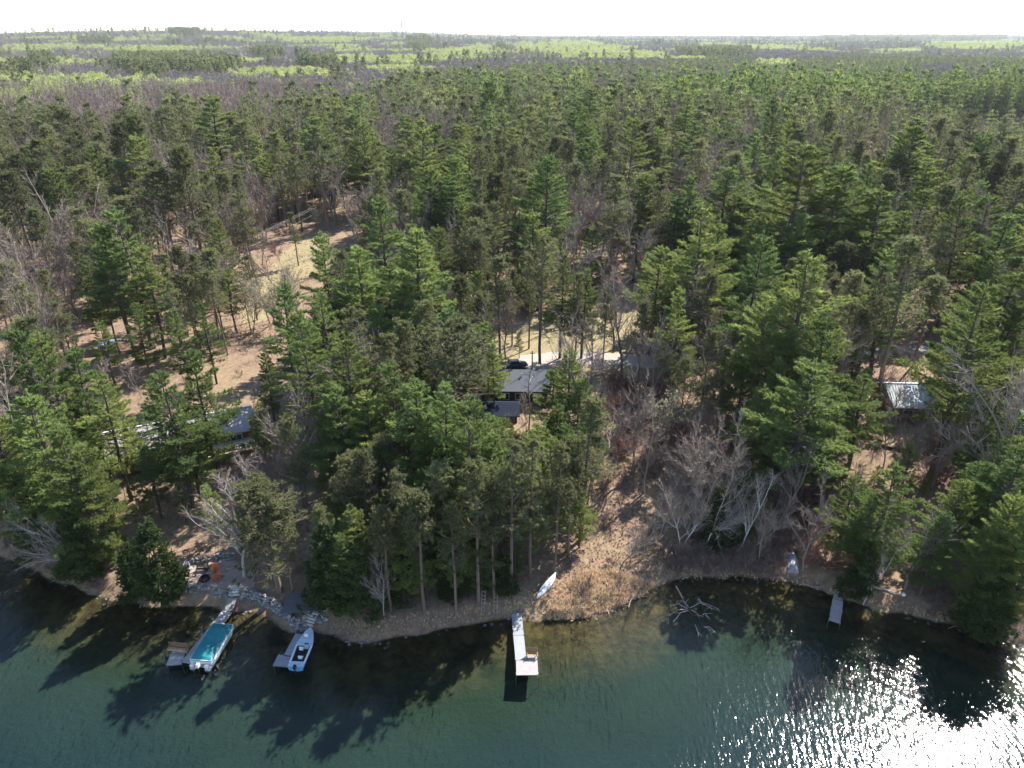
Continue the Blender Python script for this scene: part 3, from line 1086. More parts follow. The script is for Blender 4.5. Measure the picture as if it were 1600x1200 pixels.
# leaning bare birches at the left shore
for (bx, by, H, lx, ly) in [(150, 903, 12.5, -.72, -.05), (146, 897, 9.5, -.50, -.1), (1033, 832, 7.5, .12, 0), (1100, 857, 11.5, .42, 0), (1107, 856, 11, .50, .05)]:
    p = G(bx, by)
    plant("birch_tree", p[0], p[1], H, 0, (lx, ly), hand=True)

# places that must stay in view: (x0, y0, x1, y1) in photo pixels
SEE = [(787, 576, 852, 616), (757, 622, 812, 642), (186, 648, 245, 668), (332, 626, 384, 660), (342, 675, 376, 706), (1390, 594, 1446, 630), (1570, 612, 1600, 646),
       (1405, 692, 1470, 748), (800, 510, 845, 560), (905, 545, 960, 570), (160, 522, 178, 534), (270, 880, 500, 990), (745, 935, 840, 985), (380, 470, 450, 510), (420, 380, 500, 440),
       (420, 300, 550, 380), (310, 715, 328, 735), (455, 720, 500, 800)]
seeP = [[(a, b), (c, b), (c, d), (a, d)] for a, b, c, d in SEE]
OPENS = [SLOPE, OPEN_LEFT, LAWN_LEFT, LAWN_CENTRE, LAWN_RIGHT, PATIO]

ASPEN = [(140, 133, 130, 13), (300, 135, 45, 6), (450, 117, 88, 8), (545, 95, 58, 7), (650, 95, 52, 6), (572, 142, 35, 9), (490, 63, 78, 4), (80, 74, 88, 5), (230, 77, 82, 5),
         (25, 103, 32, 8), (80, 101, 26, 5), (290, 89, 62, 5), (750, 80, 55, 7), (890, 76, 105, 9), (1015, 85, 30, 4), (1190, 75, 68, 3), (1212, 101, 36, 5), (1530, 72, 85, 6),
         (375, 97, 40, 5), (620, 110, 60, 4), (180, 62, 60, 3), (1120, 72, 30, 3), (1410, 80, 40, 3), (30, 125, 50, 8), (700, 88, 40, 4)]
GREY = [(630, 225, 60, 22), (130, 205, 40, 30), (600, 255, 40, 20), (740, 215, 40, 8), (145, 180, 30, 12), (250, 160, 25, 8), (1060, 122, 90, 10), (1480, 115, 100, 12), (940, 160, 26, 12), (1100, 140, 50, 6),
        (330, 290, 90, 30), (200, 330, 30, 40), (960, 350, 26, 60), (1000, 395, 40, 25), (1240, 90, 150, 8), (1490, 130, 70, 8), (500, 290, 50, 20), (800, 390, 40, 20)]
PINEP = [(235, 108, 52, 14), (320, 108, 52, 12), (290, 52, 26, 5), (1120, 84, 60, 6), (1440, 62, 130, 3), (150, 64, 30, 4), (420, 85, 28, 6), (655, 70, 16, 9), (780, 78, 16, 6), (70, 100, 22, 7), (500, 105, 30, 5), (38, 122, 30, 8)]


def kind_at(px, py, pt, x, y, r):
    """species by the patch of forest that a spot belongs to"""
    n = len(px)
    k = np.full(n, "red", dtype=object)
    edge = np.interp(px, [0, 300, 480, 560, 700, 800, 1000, 1150, 1300, 1600], [150, 146, 134, 130, 106, 100, 97, 84, 82, 86])
    far_ = pt < edge
    nz = fbm(x / 160, y / 260, 91)
    n2 = fbm(x / 35, y / 35, 95)
    k[far_] = "bare"
    k[far_ & (nz > .66)] = "aspen"
    k[far_ & (nz < .17)] = "pine"
    k[far_ & (r.random(n) < .015)] = "pine"
    k[far_ & (r.random(n) < .03)] = "aspen"
    kk = ~far_
    pw = np.interp(px, [0, 350, 500, 900, 1200, 1600], [.10, .12, .40, .38, .45, .40]) * np.interp(py, [120, 180, 300, 450], [.4, .6, .9, 1.3])
    k[kk & (r.random(n) < pw * (.4 + 1.2 * n2))] = "white"
    bn = fbm(x / 28, y / 40, 123)
    k[kk & (r.random(n) < np.where(bn > .54, .6, .10))] = "bare"
    k[kk & (r.random(n) < .012)] = "aspen"
    j = 1.5 * (fbm(px / 22, py / 5, 99) - .5) + .5 * (fbm(x / 14, y / 25, 98) - .5)
    for (cx, cy_, rx, ry) in GREY:
        q = ((px - cx) / rx) ** 2 + ((py - cy_) / ry) ** 2 + j * 1.5
        k[(q < 1) & (r.random(n) < .8)] = "bare"
    for (cx, cy_, rx, ry) in PINEP:
        q = ((px - cx) / rx) ** 2 + ((py - cy_) / ry) ** 2 + j * 1.5
        k[(q < 1) & (r.random(n) < .85)] = "pine"
    for (cx, cy_, rx, ry) in ASPEN:
        q = ((px - cx) / rx) ** 2 + ((py - cy_) / ry) ** 2 + j * 1.6
        k[(q < 1) & (r.random(n) < .9)] = "aspen"
    return k


def grid_pts(y0, y1, sp, seed, margin=40):
    """jittered spots over the wedge of ground in front of the camera"""
    r = R_(seed)
    out = []
    y = y0
    while y < y1:
        hw = y * .80 + margin
        x = np.arange(-hw, hw, sp)
        out.append(np.stack([x + r.uniform(-.48, .48, len(x)) * sp, y + r.uniform(-.48, .48, len(x)) * sp], 1))
        y += sp * .9
    return np.vstack(out), r


# near and middle wood, tree by tree
pts, r = grid_pts(62, 660, 6.6, 11)
d = shore_d(pts[:, 0], pts[:, 1])
z = height(pts[:, 0], pts[:, 1])
q = pond_q(pts[:, 0], pts[:, 1])
ok = (d > 3.5) & ((q > 1.04) | (pts[:, 1] < 300))
pts, d, z = pts[ok], d[ok], z[ok]
bpx, bpy_, _ = proj(pts[:, 0], pts[:, 1], z)
cpx, cpy, _ = proj(pts[:, 0], pts[:, 1], z + 12)
kinds = kind_at(cpx, cpy, proj(pts[:, 0], pts[:, 1], z + 28)[1], pts[:, 0], pts[:, 1], r)
HX = np.array([(t["x"], t["y"]) for t in TREES])
kinds[(pond_q(pts[:, 0], pts[:, 1]) < 1.7) & (pts[:, 1] > 480)] = "white"
brush = inpoly(bpx, bpy_, BRUSH)
drop = np.zeros(len(pts), bool)
for P in OPENS:
    drop |= inpoly(bpx, bpy_, P) & ((r.random(len(pts)) < .28) if P is OPEN_LEFT else True)
drop |= r.random(len(pts)) < np.interp(bpy_, [150, 260, 400, 600, 720, 900], [.0, .14, .30, .30, .22, .12])
gapn = fbm(pts[:, 0] / 22, pts[:, 1] / 22, 55)
drop |= (gapn < .34) & (pts[:, 1] < 420)
Hs = np.clip(r.normal(.94, .19, len(pts)), .45, 1.4)
FILL = []
for i in np.nonzero(~drop)[0]:
    x, y = pts[i]
    k = {"red": RP, "white": WP, "bare": "bare_tree", "aspen": "budding_tree", "pine": RP}[kinds[i]]
    if brush[i]:
        k = "bare_tree" if r.random() < .26 else ("none" if r.random() < .6 else k)
        if k == "none":
            continue
    Hn = {WP: 27, RP: 24, "bare_tree": 20, "budding_tree": 18}[k] * Hs[i]
    if y < 150 and k in (WP, RP):
        Hn *= .85
    if 285 < y < 430 and x > 130 + .12 * y:
        Hn *= .66
    if y < 190:
        if np.min((HX[:, 0] - x) ** 2 + (HX[:, 1] - y) ** 2) < (3.2 if y < 130 else 2.4) ** 2:
            continue
        bad = False
        for zz in np.linspace(0, 1, 9):
            a, b, f = proj(x, y, z[i] + zz * Hn)
            mg = (.17 * Hn * (1.1 - .8 * zz)) * FPX / f
            for (x0, y0, x1, y1) in SEE:
                if x0 - mg < a < x1 + mg and y0 - mg * .3 < b < y1 + 2:
                    bad = True
        if bad:
            continue
    elif y < 320:
        if np.min((HX[:, 0] - x) ** 2 + (HX[:, 1] - y) ** 2) < 2.2 ** 2:
            continue
        a, b, f = proj(x, y, z[i] + Hn * .55)
        if any(x0 < a < x1 and y0 < b < y1 for (x0, y0, x1, y1) in SEE):
            continue
    FILL.append(dict(kind=k, x=x, y=y, z=z[i] - .05, H=Hn, v=int(r.integers(0, len(KIND[k]["v"]))), rz=r.uniform(0, 6.283), lean=(r.normal() * .045, r.normal() * .045), label=None, hand=False, fat=r.uniform(.85, 1.4)))

# low brush
def brush_fill(P, n, kind, hr, seed):
    r = R_(seed)
    a = np.array(P)
    c = 0
    while c < n:
        px = r.uniform(a[:, 0].min(), a[:, 0].max())
        py = r.uniform(a[:, 1].min(), a[:, 1].max())
        if not inpoly(np.array([px]), np.array([py]), P)[0]:
            continue
        p = G(px, py)
        if shore_d(np.array([p[0]]), np.array([p[1]]))[0] < .4:
            c += 1
            continue
        FILL.append(dict(kind=kind, x=p[0], y=p[1], z=p[2] - .05, H=r.uniform(*hr), v=int(r.integers(0, len(KIND[kind]["v"]))), rz=r.uniform(0, 6.283), lean=(0, 0), label=None, hand=False))
        c += 1


brush_fill([(490, 780), (930, 740), (900, 880), (720, 940), (520, 940)], 34, "white_pine", (5, 11), 51)
brush_fill([(20, 700), (260, 640), (420, 700), (440, 840), (250, 860), (60, 840)], 26, "white_pine", (5, 12), 52)
brush_fill([(1300, 760), (1600, 760), (1600, 960), (1420, 930), (1320, 900)], 22, "white_pine", (4, 10), 53)
brush_fill([(500, 770), (925, 740), (905, 880), (720, 945), (520, 950)], 30, "white_pine", (10, 17), 56)
brush_fill([(590, 880), (780, 860), (800, 930), (600, 975)], 9, "cedar_tree", (5, 9), 57)
brush_fill([(480, 560), (740, 520), (900, 760), (640, 900), (480, 780)], 34, "red_pine", (11, 18), 54)
brush_fill([(500, 800), (880, 800), (860, 900), (560, 960)], 18, "red_pine", (10, 16), 55)
brush_fill([(930, 580), (1060, 570), (1080, 700), (1000, 720), (940, 700)], 26, "reddish_shrub", (2.4, 4.2), 61)
brush_fill([(1170, 700), (1300, 700), (1300, 880), (1230, 900), (1190, 800)], 26, "reddish_shrub", (2, 3.8), 62)
brush_fill(BRUSH, 34, "bare_shrub", (1.8, 3.6), 63)
brush_fill([(1045, 860), (1230, 860), (1235, 903), (1050, 903)], 60, "bare_shrub", (1.2, 2.2), 64)
brush_fill(SLOPE, 7, "bare_shrub", (1.2, 3.0), 65)
brush_fill([(1350, 620), (1600, 660), (1600, 800), (1480, 780), (1350, 690)], 26, "bare_shrub", (2, 4), 66)
brush_fill([(1440, 900), (1600, 930), (1600, 990), (1440, 960)], 14, "bare_shrub", (1, 2), 67)
brush_fill([(400, 840), (560, 800), (720, 860), (700, 975), (560, 985)], 12, "bare_shrub", (1, 2.2), 68)
brush_fill([(0, 840), (150, 900), (230, 935), (180, 935), (60, 885)], 14, "bare_shrub", (1, 2.4), 69)
brush_fill([(560, 300), (430, 400), (380, 370), (520, 280)], 16, "reddish_shrub", (2, 3.5), 70)

LAND = [("the dark roofed cabin", (800, 600)), ("the pale roofed house", (285, 660)), ("the long pale metal roof", (1430, 615)), ("the grassy clearing with wires", (450, 400)),
        ("the white canoe", (853, 918)), ("the long grey dock", (815, 970)), ("the teal covered boat", (335, 1000)), ("the blue open boat", (468, 1000)), ("the upturned grey rowboat", (1238, 882)),
        ("the small dock", (1305, 940)), ("the fallen tree in the water", (1075, 930)), ("the pale driveway", (940, 560)), ("the stone terrace", (330, 895)), ("the lawn strip with timber edging", (1430, 700)),
        ("the low blue shed", (168, 530)), ("the sunken pond", (1450, 200)), ("the far radio mast", (630, 130)), ("the brown brush hollow", (980, 650)), ("the teal metal roof", (1590, 640))]
LP = [(nm, G(*p)) for nm, p in LAND]
ONES = ["", "first", "second", "third", "fourth", "fifth", "sixth", "seventh", "eighth", "ninth", "tenth", "eleventh", "twelfth", "thirteenth", "fourteenth", "fifteenth", "sixteenth", "seventeenth", "eighteenth", "nineteenth"]
TENS = {2: "twent", 3: "thirt", 4: "fort", 5: "fift", 6: "sixt", 7: "sevent", 8: "eight", 9: "ninet"}


def ordinal(n):
    if n < 20:
        return ONES[n]
    if n >= 100:
        return "hundred and " + ordinal(n - 100) if n > 100 else "hundredth"
    return TENS[n // 10] + ("ieth" if n % 10 == 0 else "y-" + ONES[n % 10])


LOOK = {WP: ["tall green white pine with layered boughs", "feathery green white pine"], RP: ["dark olive red pine on a bare trunk", "olive tufted red pine"],
        "bare_tree": ["leafless grey hardwood tree", "leafless grey tree with fine twigs"], "birch_tree": ["leafless white barked birch", "leafless white birch"],
        "budding_tree": ["tree with fresh yellow green leaves", "budding yellow green tree"], "pale_tree": ["pale grey green catkin tree", "pale flowering hardwood"],
        "bare_shrub": ["leafless brown shrub", "low leafless brown bush"], "reddish_shrub": ["leafless reddish brown shrub", "reddish twiggy bush"], "cedar_tree": ["dense dark green cedar", "dark conical cedar"]}
CAT = {WP: "pine tree", RP: "pine tree", "bare_tree": "tree", "birch_tree": "birch tree", "budding_tree": "tree", "pale_tree": "tree", "bare_shrub": "shrub", "reddish_shrub": "shrub", "cedar_tree": "cedar"}
GROUP = {WP: "white pines of the lakeside wood", RP: "red pines of the lakeside wood", "bare_tree": "leafless hardwoods in the wood", "birch_tree": "birches along the shore", "budding_tree": "trees just coming into leaf",
         "pale_tree": "pale hardwoods by the clearing", "bare_shrub": "leafless shrubs", "reddish_shrub": "reddish shrubs", "cedar_tree": "cedars along the shore"}

ALL = TREES + FILL
for t in ALL:
    a, b, f = proj(t["x"], t["y"], t["z"] + t["H"] * .7)
    a2, b2, f2 = proj(t["x"], t["y"], t["z"] + t["H"])
    t["px"], t["top"], t["f"] = a, b2, f
    t["in"] = -30 < a < 1630 and b2 < 1200 and b < 1190
    t["size"] = t["H"] / f + (1.0 if t["hand"] else 0)
LIMIT = {WP: 290, RP: 290, "bare_tree": 240, "budding_tree": 60}
SINGLE, REST = [], []
for k in KIND:
    L_ = sorted([t for t in ALL if t["kind"] == k and t["in"]], key=lambda t: -t["size"])
    n = LIMIT.get(k, 290)
    SINGLE += L_[:n]
    REST += L_[n:] + [t for t in ALL if t["kind"] == k and not t["in"]]

ranks = {}
for t in SINGLE:
    best = min(range(len(LP)), key=lambda i: (t["x"] - LP[i][1][0]) ** 2 + (t["y"] - LP[i][1][1]) ** 2)
    dx, dy = t["x"] - LP[best][1][0], t["y"] - LP[best][1][1]
    side = ("behind" if dy > 0 else "in front of") if abs(dy) > abs(dx) else ("right of" if dx > 0 else "left of")
    t["key"] = (t["kind"], best, side)
    t["dist"] = math.hypot(dx, dy)
    ranks.setdefault(t["key"], []).append(t)
for (k, best, side), L_ in ranks.items():
    L_.sort(key=lambda t: t["dist"])
    for i, t in enumerate(L_):
        o = "" if i == 0 else ordinal(i + 1) + " "
        t["label"] = f"{LOOK[k][0]}, {o}nearest {side} {LP[best][0]}"
        if len(t["label"].replace("-", " ").split()) > 15:
            t["label"] = f"{LOOK[k][1]}, {o}nearest {side} {LP[best][0]}"


def build_tree(t):
    tm, cm, _, H0 = KIND[t["kind"]]["v"][t["v"]]
    s = t["H"] / H0
    sxy = s * (1.0 + .12 * math.sin(t["x"] * 7.1)) if t["kind"] in (WP, RP) else s
    sxy *= t.get("fat", 1.0)
    e = thing(t["kind"], t["label"], CAT[t["kind"]], (t["x"], t["y"], t["z"]), t["rz"], GROUP[t["kind"]])
    up = Vector((t["lean"][0], t["lean"][1], 1)).normalized()
    q = Vector((0, 0, 1)).rotation_difference(up)
    e.rotation_euler = (q @ Matrix.Rotation(t["rz"], 3, 'Z').to_quaternion()).to_euler()
    e.scale = (sxy, sxy, s)
    part("trunk", tm, e)
    if cm is not None:
        part("crown", cm, e)
    return e


for t in SINGLE:
    build_tree(t)
print("TRIS", {k: [len(v[0].polygons) + (len(v[1].polygons) if v[1] else 0) for v in d["v"]] for k, d in KIND.items()})

# the rest of the wood and the far country
far_pts = {}


def collect(key, x, y, z, s):
    far_pts.setdefault(key, []).append((x, y, z, s))


for t in REST:
    k = t["kind"]
    lod = 1 if t["f"] < 330 else 2
    if k in (WP, RP):
        collect((k, lod), t["x"], t["y"], t["z"], t["H"] / (24 if k == WP else 21))
    elif k == "bare_tree":
        collect((k, 1), t["x"], t["y"], t["z"], t["H"] / 14)
    elif k == "budding_tree":
        collect((k, 1), t["x"], t["y"], t["z"], t["H"] / 15)
    elif k in ("bare_shrub", "reddish_shrub"):
        collect(("bare_shrub", 1), t["x"], t["y"], t["z"], t["H"] / 3.4)
for (y0, y1, sp, seed) in [(660, 1500, 7.6, 12), (1500, 3200, 12.5, 13), (3200, 7000, 20, 14), (7000, 14000, 46, 15)]:
    pts, r = grid_pts(y0, y1, sp, seed, 100)
    z = height(pts[:, 0], pts[:, 1])
    cpx, cpy, f = proj(pts[:, 0], pts[:, 1], z + 11)
    ok = (cpx > -60) & (cpx < 1660) & (pond_q(pts[:, 0], pts[:, 1]) > 1.04)
    pts, z, cpx, cpy = pts[ok], z[ok], cpx[ok], cpy[ok]
    kk = kind_at(cpx, cpy, proj(pts[:, 0], pts[:, 1], z + 19)[1], pts[:, 0], pts[:, 1], r)
    s = r.uniform(.7, 1.25, len(pts)) * (1.0 if sp < 13 else 1.0 + sp / 60)
    for i in range(len(pts)):
        k = kk[i]
        if k in ("red", "white"):
            if y0 < 1000:
                key = ((RP if k == "red" else WP), 2)
                s_ = s[i] * .82
            else:
                key, s_ = ("pine", 3), s[i]
        else:
            key, s_ = (k, 3), s[i] * (1.55 if k == "pine" else 1.0)
        collect(key, pts[i, 0], pts[i, 1], z[i] - .2, s_)
NAMES = {(WP, 1): "white_pine_wood", (RP, 1): "red_pine_wood", (WP, 2): "far_white_pine_wood", (RP, 2): "far_red_pine_wood", ("bare_tree", 1): "hardwood_forest", ("budding_tree", 1): "budding_forest",
         ("pine", 3): "distant_pine_forest", ("bare", 3): "distant_hardwood_forest", ("aspen", 3): "distant_aspen_forest", ("bare_shrub", 1): "undergrowth"}
for key, L_ in far_pts.items():
    a = np.array(L_)
    scatter_object(NAMES[key], key, a[:, :3], a[:, 3])

# thin saplings and brush on the forest floor
pts, r = grid_pts(64, 260, 4.6, 31, 10)
d = shore_d(pts[:, 0], pts[:, 1])
z = height(pts[:, 0], pts[:, 1])
px, py, _ = proj(pts[:, 0], pts[:, 1], z)
ok = (d > 2) & (r.random(len(pts)) < .5) & ~inpoly(px, py, PATIO) & ~inpoly(px, py, LAWN_CENTRE) & ~inpoly(px, py, LAWN_LEFT) & ~inpoly(px, py, REED)
for (x0, y0, x1, y1) in SEE:
    ok &= ~((px > x0 - 8) & (px < x1 + 8) & (py > y0 - 6) & (py < y1 + 40))
pts, z = pts[ok], z[ok]
half = r.random(len(pts)) < .55
for nm, key, sel, lo, hi in (("sapling_undergrowth", ("sapling", 1), half, .5, 1.5), ("low_undergrowth", ("bare_shrub", 1), ~half, .25, .6)):
    scatter_object(nm, key, np.c_[pts[sel], z[sel]], r.uniform(lo, hi, sel.sum()))

# dry reeds and grass along the shore
def tufts(name, P, n, mat, hl, wd, seed, k=9, spread=.38):
    r = R_(seed)
    a = np.array(P)
    px = r.uniform(a[:, 0].min(), a[:, 0].max(), n * 3)
    py = r.uniform(a[:, 1].min(), a[:, 1].max(), n * 3)
    s_ = inpoly(px, py, P)
    px, py = px[s_][:n], py[s_][:n]
    C = GV(px, py)
    keep = shore_d(C[:, 0], C[:, 1]) > -.5
    C = C[keep]
    g = Geo()
    D = np.tile([0, 0, 1.0], (len(C), 1)) + r.normal(size=(len(C), 3)) * .25
    g.fans(C, D, k, hl, wd, spread, r)
    o = g.obj(name, mat)
    o["kind"] = "stuff"
    return o


tufts("dry_reeds", REED, 900, F_DRY, .75, .10, 41)
tufts("bank_grass", [(500, 975), (720, 950), (830, 930), (870, 900), (930, 880), (900, 968), (800, 962), (700, 978), (560, 1000)], 700, F_DRY, .38, .06, 42, 7, .6)
tufts("shore_grass", [(1040, 880), (1240, 890), (1290, 915), (1440, 950), (1600, 985), (1600, 1000), (1420, 962), (1280, 922), (1200, 906), (1050, 908)], 700, F_DRY, .45, .06, 43, 7, .5)
tufts("slope_litter", SLOPE, 1500, F_LEAFLITTER, .30, .10, 45, 4, 1.2)
tufts("hollow_litter", BRUSH, 1500, F_LEAFLITTER, .32, .10, 46, 4, 1.2)
tufts("wood_litter", [(280, 480), (470, 370), (560, 300), (500, 430), (420, 540), (300, 560)], 1500, F_LEAFLITTER, .36, .12, 47, 4, 1.2)
tufts("bank_litter", [(0, 850), (120, 900), (240, 930), (270, 940), (180, 938), (60, 890)], 350, F_LEAFLITTER, .4, .07, 44, 6, .7)



# ------------------------------------------------------------------ things people built
M_DECK = plain("weathered_deck_boards", (.30, .275, .27), .8, var=.18, scale=2.5)
M_DECKG = plain("grey_painted_deck", (.25, .26, .285), .75, var=.15, scale=2.5)
M_STEEL = plain("galvanised_steel", (.45, .46, .48), .4, .9, var=.15)
M_ALU = plain("dull_aluminium", (.36, .39, .42), .6, .35, var=.3, scale=4)
M_BROWNW = plain("brown_stained_wood", (.17, .095, .055), .7, var=.25, scale=4)
M_TANW = plain("tan_wood", (.36, .235, .14), .75, var=.2, scale=4)
M_ORANGEW = plain("orange_cedar_boards", (.46, .205, .085), .7, var=.25, scale=4)
M_PALEW = plain("pale_deck_boards", (.55, .48, .34), .8, var=.2, scale=3)
M_WHITE = plain("white_gelcoat", (.66, .67, .69), .35, var=.06, scale=2, spec=.5)
M_BLUEG = plain("pale_blue_deck", (.42, .50, .60), .5, var=.1, scale=2)
M_BLUE = plain("blue_hull_paint", (.10, .30, .55), .4, var=.1, spec=.5)
M_TEAL = plain("teal_canvas", (.012, .155, .175), .55, var=.22, scale=2.2, bump=.4)
M_BLACK = plain("black_plastic", (.02, .02, .022), .5, var=.2)
M_SEAT = plain("pale_vinyl", (.62, .62, .60), .5, var=.08)
M_ORANGE = plain("orange_plastic", (.62, .14, .05), .5, var=.15)
M_ROOFG = plain("grey_shingles", (.10, .105, .118), .95, var=.22, scale=6, bump=.3, spec=.08)
M_ROOFD = plain("dark_navy_shingles", (.022, .028, .045), .95, var=.3, scale=6, bump=.3, spec=.05)
M_ROOFM = plain("mauve_grey_shingles", (.30, .275, .285), .95, var=.18, scale=5, bump=.3, spec=.08)
M_ROOFW = plain("pale_ridge_metal", (.5, .5, .5), .5, var=.08)
M_METAL = plain("pale_green_metal_roof", (.35, .385, .38), .6, 0, var=.12, scale=1.2, spec=.15)
M_METALB = plain("teal_metal_roof", (.17, .22, .235), .6, 0, var=.12, scale=1.2, spec=.15)
M_WALLD = plain("dark_log_siding", (.055, .040, .032), .85, var=.3, scale=4)
M_WALLB = plain("brown_board_siding", (.16, .10, .065), .85, var=.25, scale=4)
M_WALLG = plain("grey_board_siding", (.30, .30, .29), .85, var=.2, scale=4)
M_TRIM = plain("white_trim", (.68, .67, .64), .6, var=.08)
M_GLASS = plain("dark_window_glass", (.03, .04, .05), .08, var=.1, spec=.8)
M_STONE = plain("field_stone", (.18, .172, .17), .9, var=.45, scale=2, bump=.5)
M_STONEW = plain("pale_granite", (.28, .27, .26), .9, var=.25, scale=2, bump=.4)
M_TREAD = plain("pale_stone_tread", (.52, .50, .46), .85, var=.15, scale=3)
M_GRAVEL = plain("pale_gravel", (.33, .28, .24), .95, var=.22, scale=1.5, bump=.5)
M_IRON = plain("rusty_black_iron", (.035, .030, .028), .7, .3, var=.3)
M_WIRE = plain("aluminium_wire", (.24, .22, .20), .5, .5, var=.05)
M_CARP = plain("dark_car_paint", (.04, .05, .065), .25, .3, var=.05, spec=.7)
M_PATIO = plain("patio_dirt", (.25, .19, .16), .95, var=.25, scale=1.2, bump=.4)


def frame_at(p, q):
    """unit vectors along p->q on the level, and across it to the left"""
    d = np.array(q[:2]) - np.array(p[:2])
    L_ = float(np.linalg.norm(d))
    d /= L_
    return d, np.array([-d[1], d[0]]), L_


def dock_part(root, p, q, wdt, zt, name="deck_section", mat=M_DECK, seclen=3.0, zt2=None):
    """planked sections from p to q on steel legs; root sits at the world origin"""
    d, s_, L_ = frame_at(p, q)
    ns = max(1, round(L_ / seclen))
    zt2 = zt if zt2 is None else zt2
    rz = math.atan2(d[1], d[0])
    for i in range(ns):
        g = Geo()
        a, b = L_ * i / ns + .02, L_ * (i + 1) / ns - .02
        nb = max(2, int((b - a) / .15))
        for k in range(nb):
            t = a + (k + .5) * (b - a) / nb
            zz = zt + (zt2 - zt) * t / L_
            c = np.array(p[:2]) + d * t
            g.box((c[0], c[1], zz - .02), ((b - a) / nb - .012, wdt, .035), rz)
        m = (a + b) / 2
        zz = zt + (zt2 - zt) * m / L_
        c = np.array(p[:2]) + d * m
        sec = g.obj(name, mat, root)
        f = Geo()
        for sd_ in (-1, 1):
            e = c + s_ * sd_ * (wdt / 2 - .03)
            f.box((e[0], e[1], zz - .11), (b - a, .05, .13), rz)
        f.obj("side_rail", M_STEEL, sec)
        for sd_ in (-1, 1):
            e = np.array(p[:2]) + d * (b - .15) + s_ * sd_ * (wdt / 2 + .03)
            zb = min(HT(e[0], e[1]), 0) - .2
            l = Geo()
            l.tube([(e[0], e[1], zb), (e[0], e[1], zz + .18)], .03, 6, True)
            l.obj("dock_leg", M_STEEL, root)


def bench(loc, rz, label, wdt=1.5, slat=M_TANW, back=M_BROWNW, high=.85):
    """slatted bench; its sitter looks along local -y"""
    b = thing("bench", label, "bench", loc, rz)
    g = Geo()
    g.box((0, 0, 0), (wdt, .11, .035))
    me = g.data("seat_slat", slat)
    for i in range(4):
        part("seat_slat", me, b, (0, -.24 + .14 * i, .44))
    g = Geo()
    g.box((0, 0, 0), (wdt, .03, .12))
    me = g.data("back_slat", back)
    for i in range(4):
        part("back_slat", me, b, (0, .30 + .03 * i, .56 + .15 * i), (-.2, 0, 0))
    for sx in (-1, 1):
        for sy, h_ in ((-.24, .42), (.27, high + .15)):
            l = Geo()
            l.box((sx * (wdt / 2 - .08), sy, h_ / 2), (.07, .07, h_))
            l.obj("leg", back, b)
        l = Geo()
        l.box((sx * (wdt / 2 - .08), -.02, .62), (.08, .6, .04))
        l.obj("armrest", back, b)
    return b


# left dock with its platform
ZD = .55
pA, pM, pB = W(364, 934, 1.0), W(355, 955, ZD), W(290, 1036, ZD)
dk = thing("dock", "left wooden dock with long walkway, end platform and brown bench", "dock")
dA, sA, LA = frame_at(pM, pB)
dock_part(dk, pM, pB, 1.25, ZD)
dock_part(dk, pA, pM - np.array([dA[0], dA[1], 0]) * .05, 1.15, 1.05, "ramp", M_DECK, 4, ZD)
c0 = pB[:2] - dA * .9 - np.array([.72, .1])
c1 = W(263, 1029, ZD)[:2]
dock_part(dk, np.array([*(c0 - np.array([0, -.05])), 0]), np.array([c1[0], c1[1], 0]), 1.9, ZD, "end_platform", M_DECK, 3)
for (px, py) in ((256, 1024), (258, 1034), (316, 986)):
    p = W(px, py, ZD)
    g = Geo()
    g.tube([(p[0], p[1], -1.6), (p[0], p[1], 1.15)], .045, 6, True)
    g.obj("mooring_post", M_STEEL, dk)
pb = W(277, 1023, ZD)
bench((pb[0], pb[1] + .35, ZD), -.12, "brown slatted bench on the platform of the left dock", 2.4, M_TANW, M_BROWNW, .95)

# pontoon boat under a teal cover
sA_, bA_ = W(318, 1032, .5), W(345, 989, .5)
d, s_, L_ = frame_at(sA_, bA_)
pt = thing("pontoon_boat", "pontoon boat under a teal canvas cover beside the left dock", "boat", (*((sA_ + bA_)[:2] / 2), 0), math.atan2(d[1], d[0]))
PL, PW = 5.9, 2.45
for sy in (-1, 1):
    g = Geo()
    xs = [-PL / 2, PL / 2 - 1.0, PL / 2 - .4, PL / 2 + .1]
    g.tube([(x, sy * .85, .12 + (.18 if i == 3 else 0)) for i, x in enumerate(xs)], [.31, .31, .24, .06], 12, True)
    g.obj("pontoon", M_ALU, pt, True)
g = Geo()
g.box((0, 0, .50), (PL - .1, PW, .09))
g.obj("deck", M_DECKG, pt)
for sy in (-1, 1):
    g = Geo()
    g.box((.15, sy * (PW / 2 - .04), .84), (PL - .6, .05, .58))
    pn = g.obj("side_panel", M_WHITE, pt)
    g = Geo()
    g.tube([(-PL / 2 + .3, sy * (PW / 2 - .01), 1.15), (PL / 2 - .2, sy * (PW / 2 - .01), 1.15)], .025, 6, True)
    g.obj("top_rail", M_ALU, pn)
for sx in (-1, 1):
    g = Geo()
    g.box((.15 + sx * (PL / 2 - .3), 0, .84), (.05, PW - .12, .58))
    g.obj("end_panel", M_WHITE, pt)
nu, nv = 23, 13
V = []
for i in range(nu):
    for j in range(nv):
        u, v = i / (nu - 1) * 2 - 1, j / (nv - 1) * 2 - 1
        ed = max(abs(u), abs(v))
        x, y = .15 + u * (PL / 2 - .22), v * (PW / 2 + .05)
        zc = 1.18 + .34 * (1 - v * v) * (1 - u ** 4) * (1 - .25 * math.cos(u * 6)) + .05 * math.sin(7 * u + 3 * v) * (1 - ed) + .04 * math.sin(13 * u - 5 * v) * (1 - ed)
        if ed > .97:
            zc -= .16
        V.append((x, y, zc))
F = []
for i in range(nu - 1):
    for j in range(nv - 1):
        a = i * nv + j
        F += [(a, a + nv, a + nv + 1), (a, a + nv + 1, a + 1)]
g = Geo()
g.put(V, F)
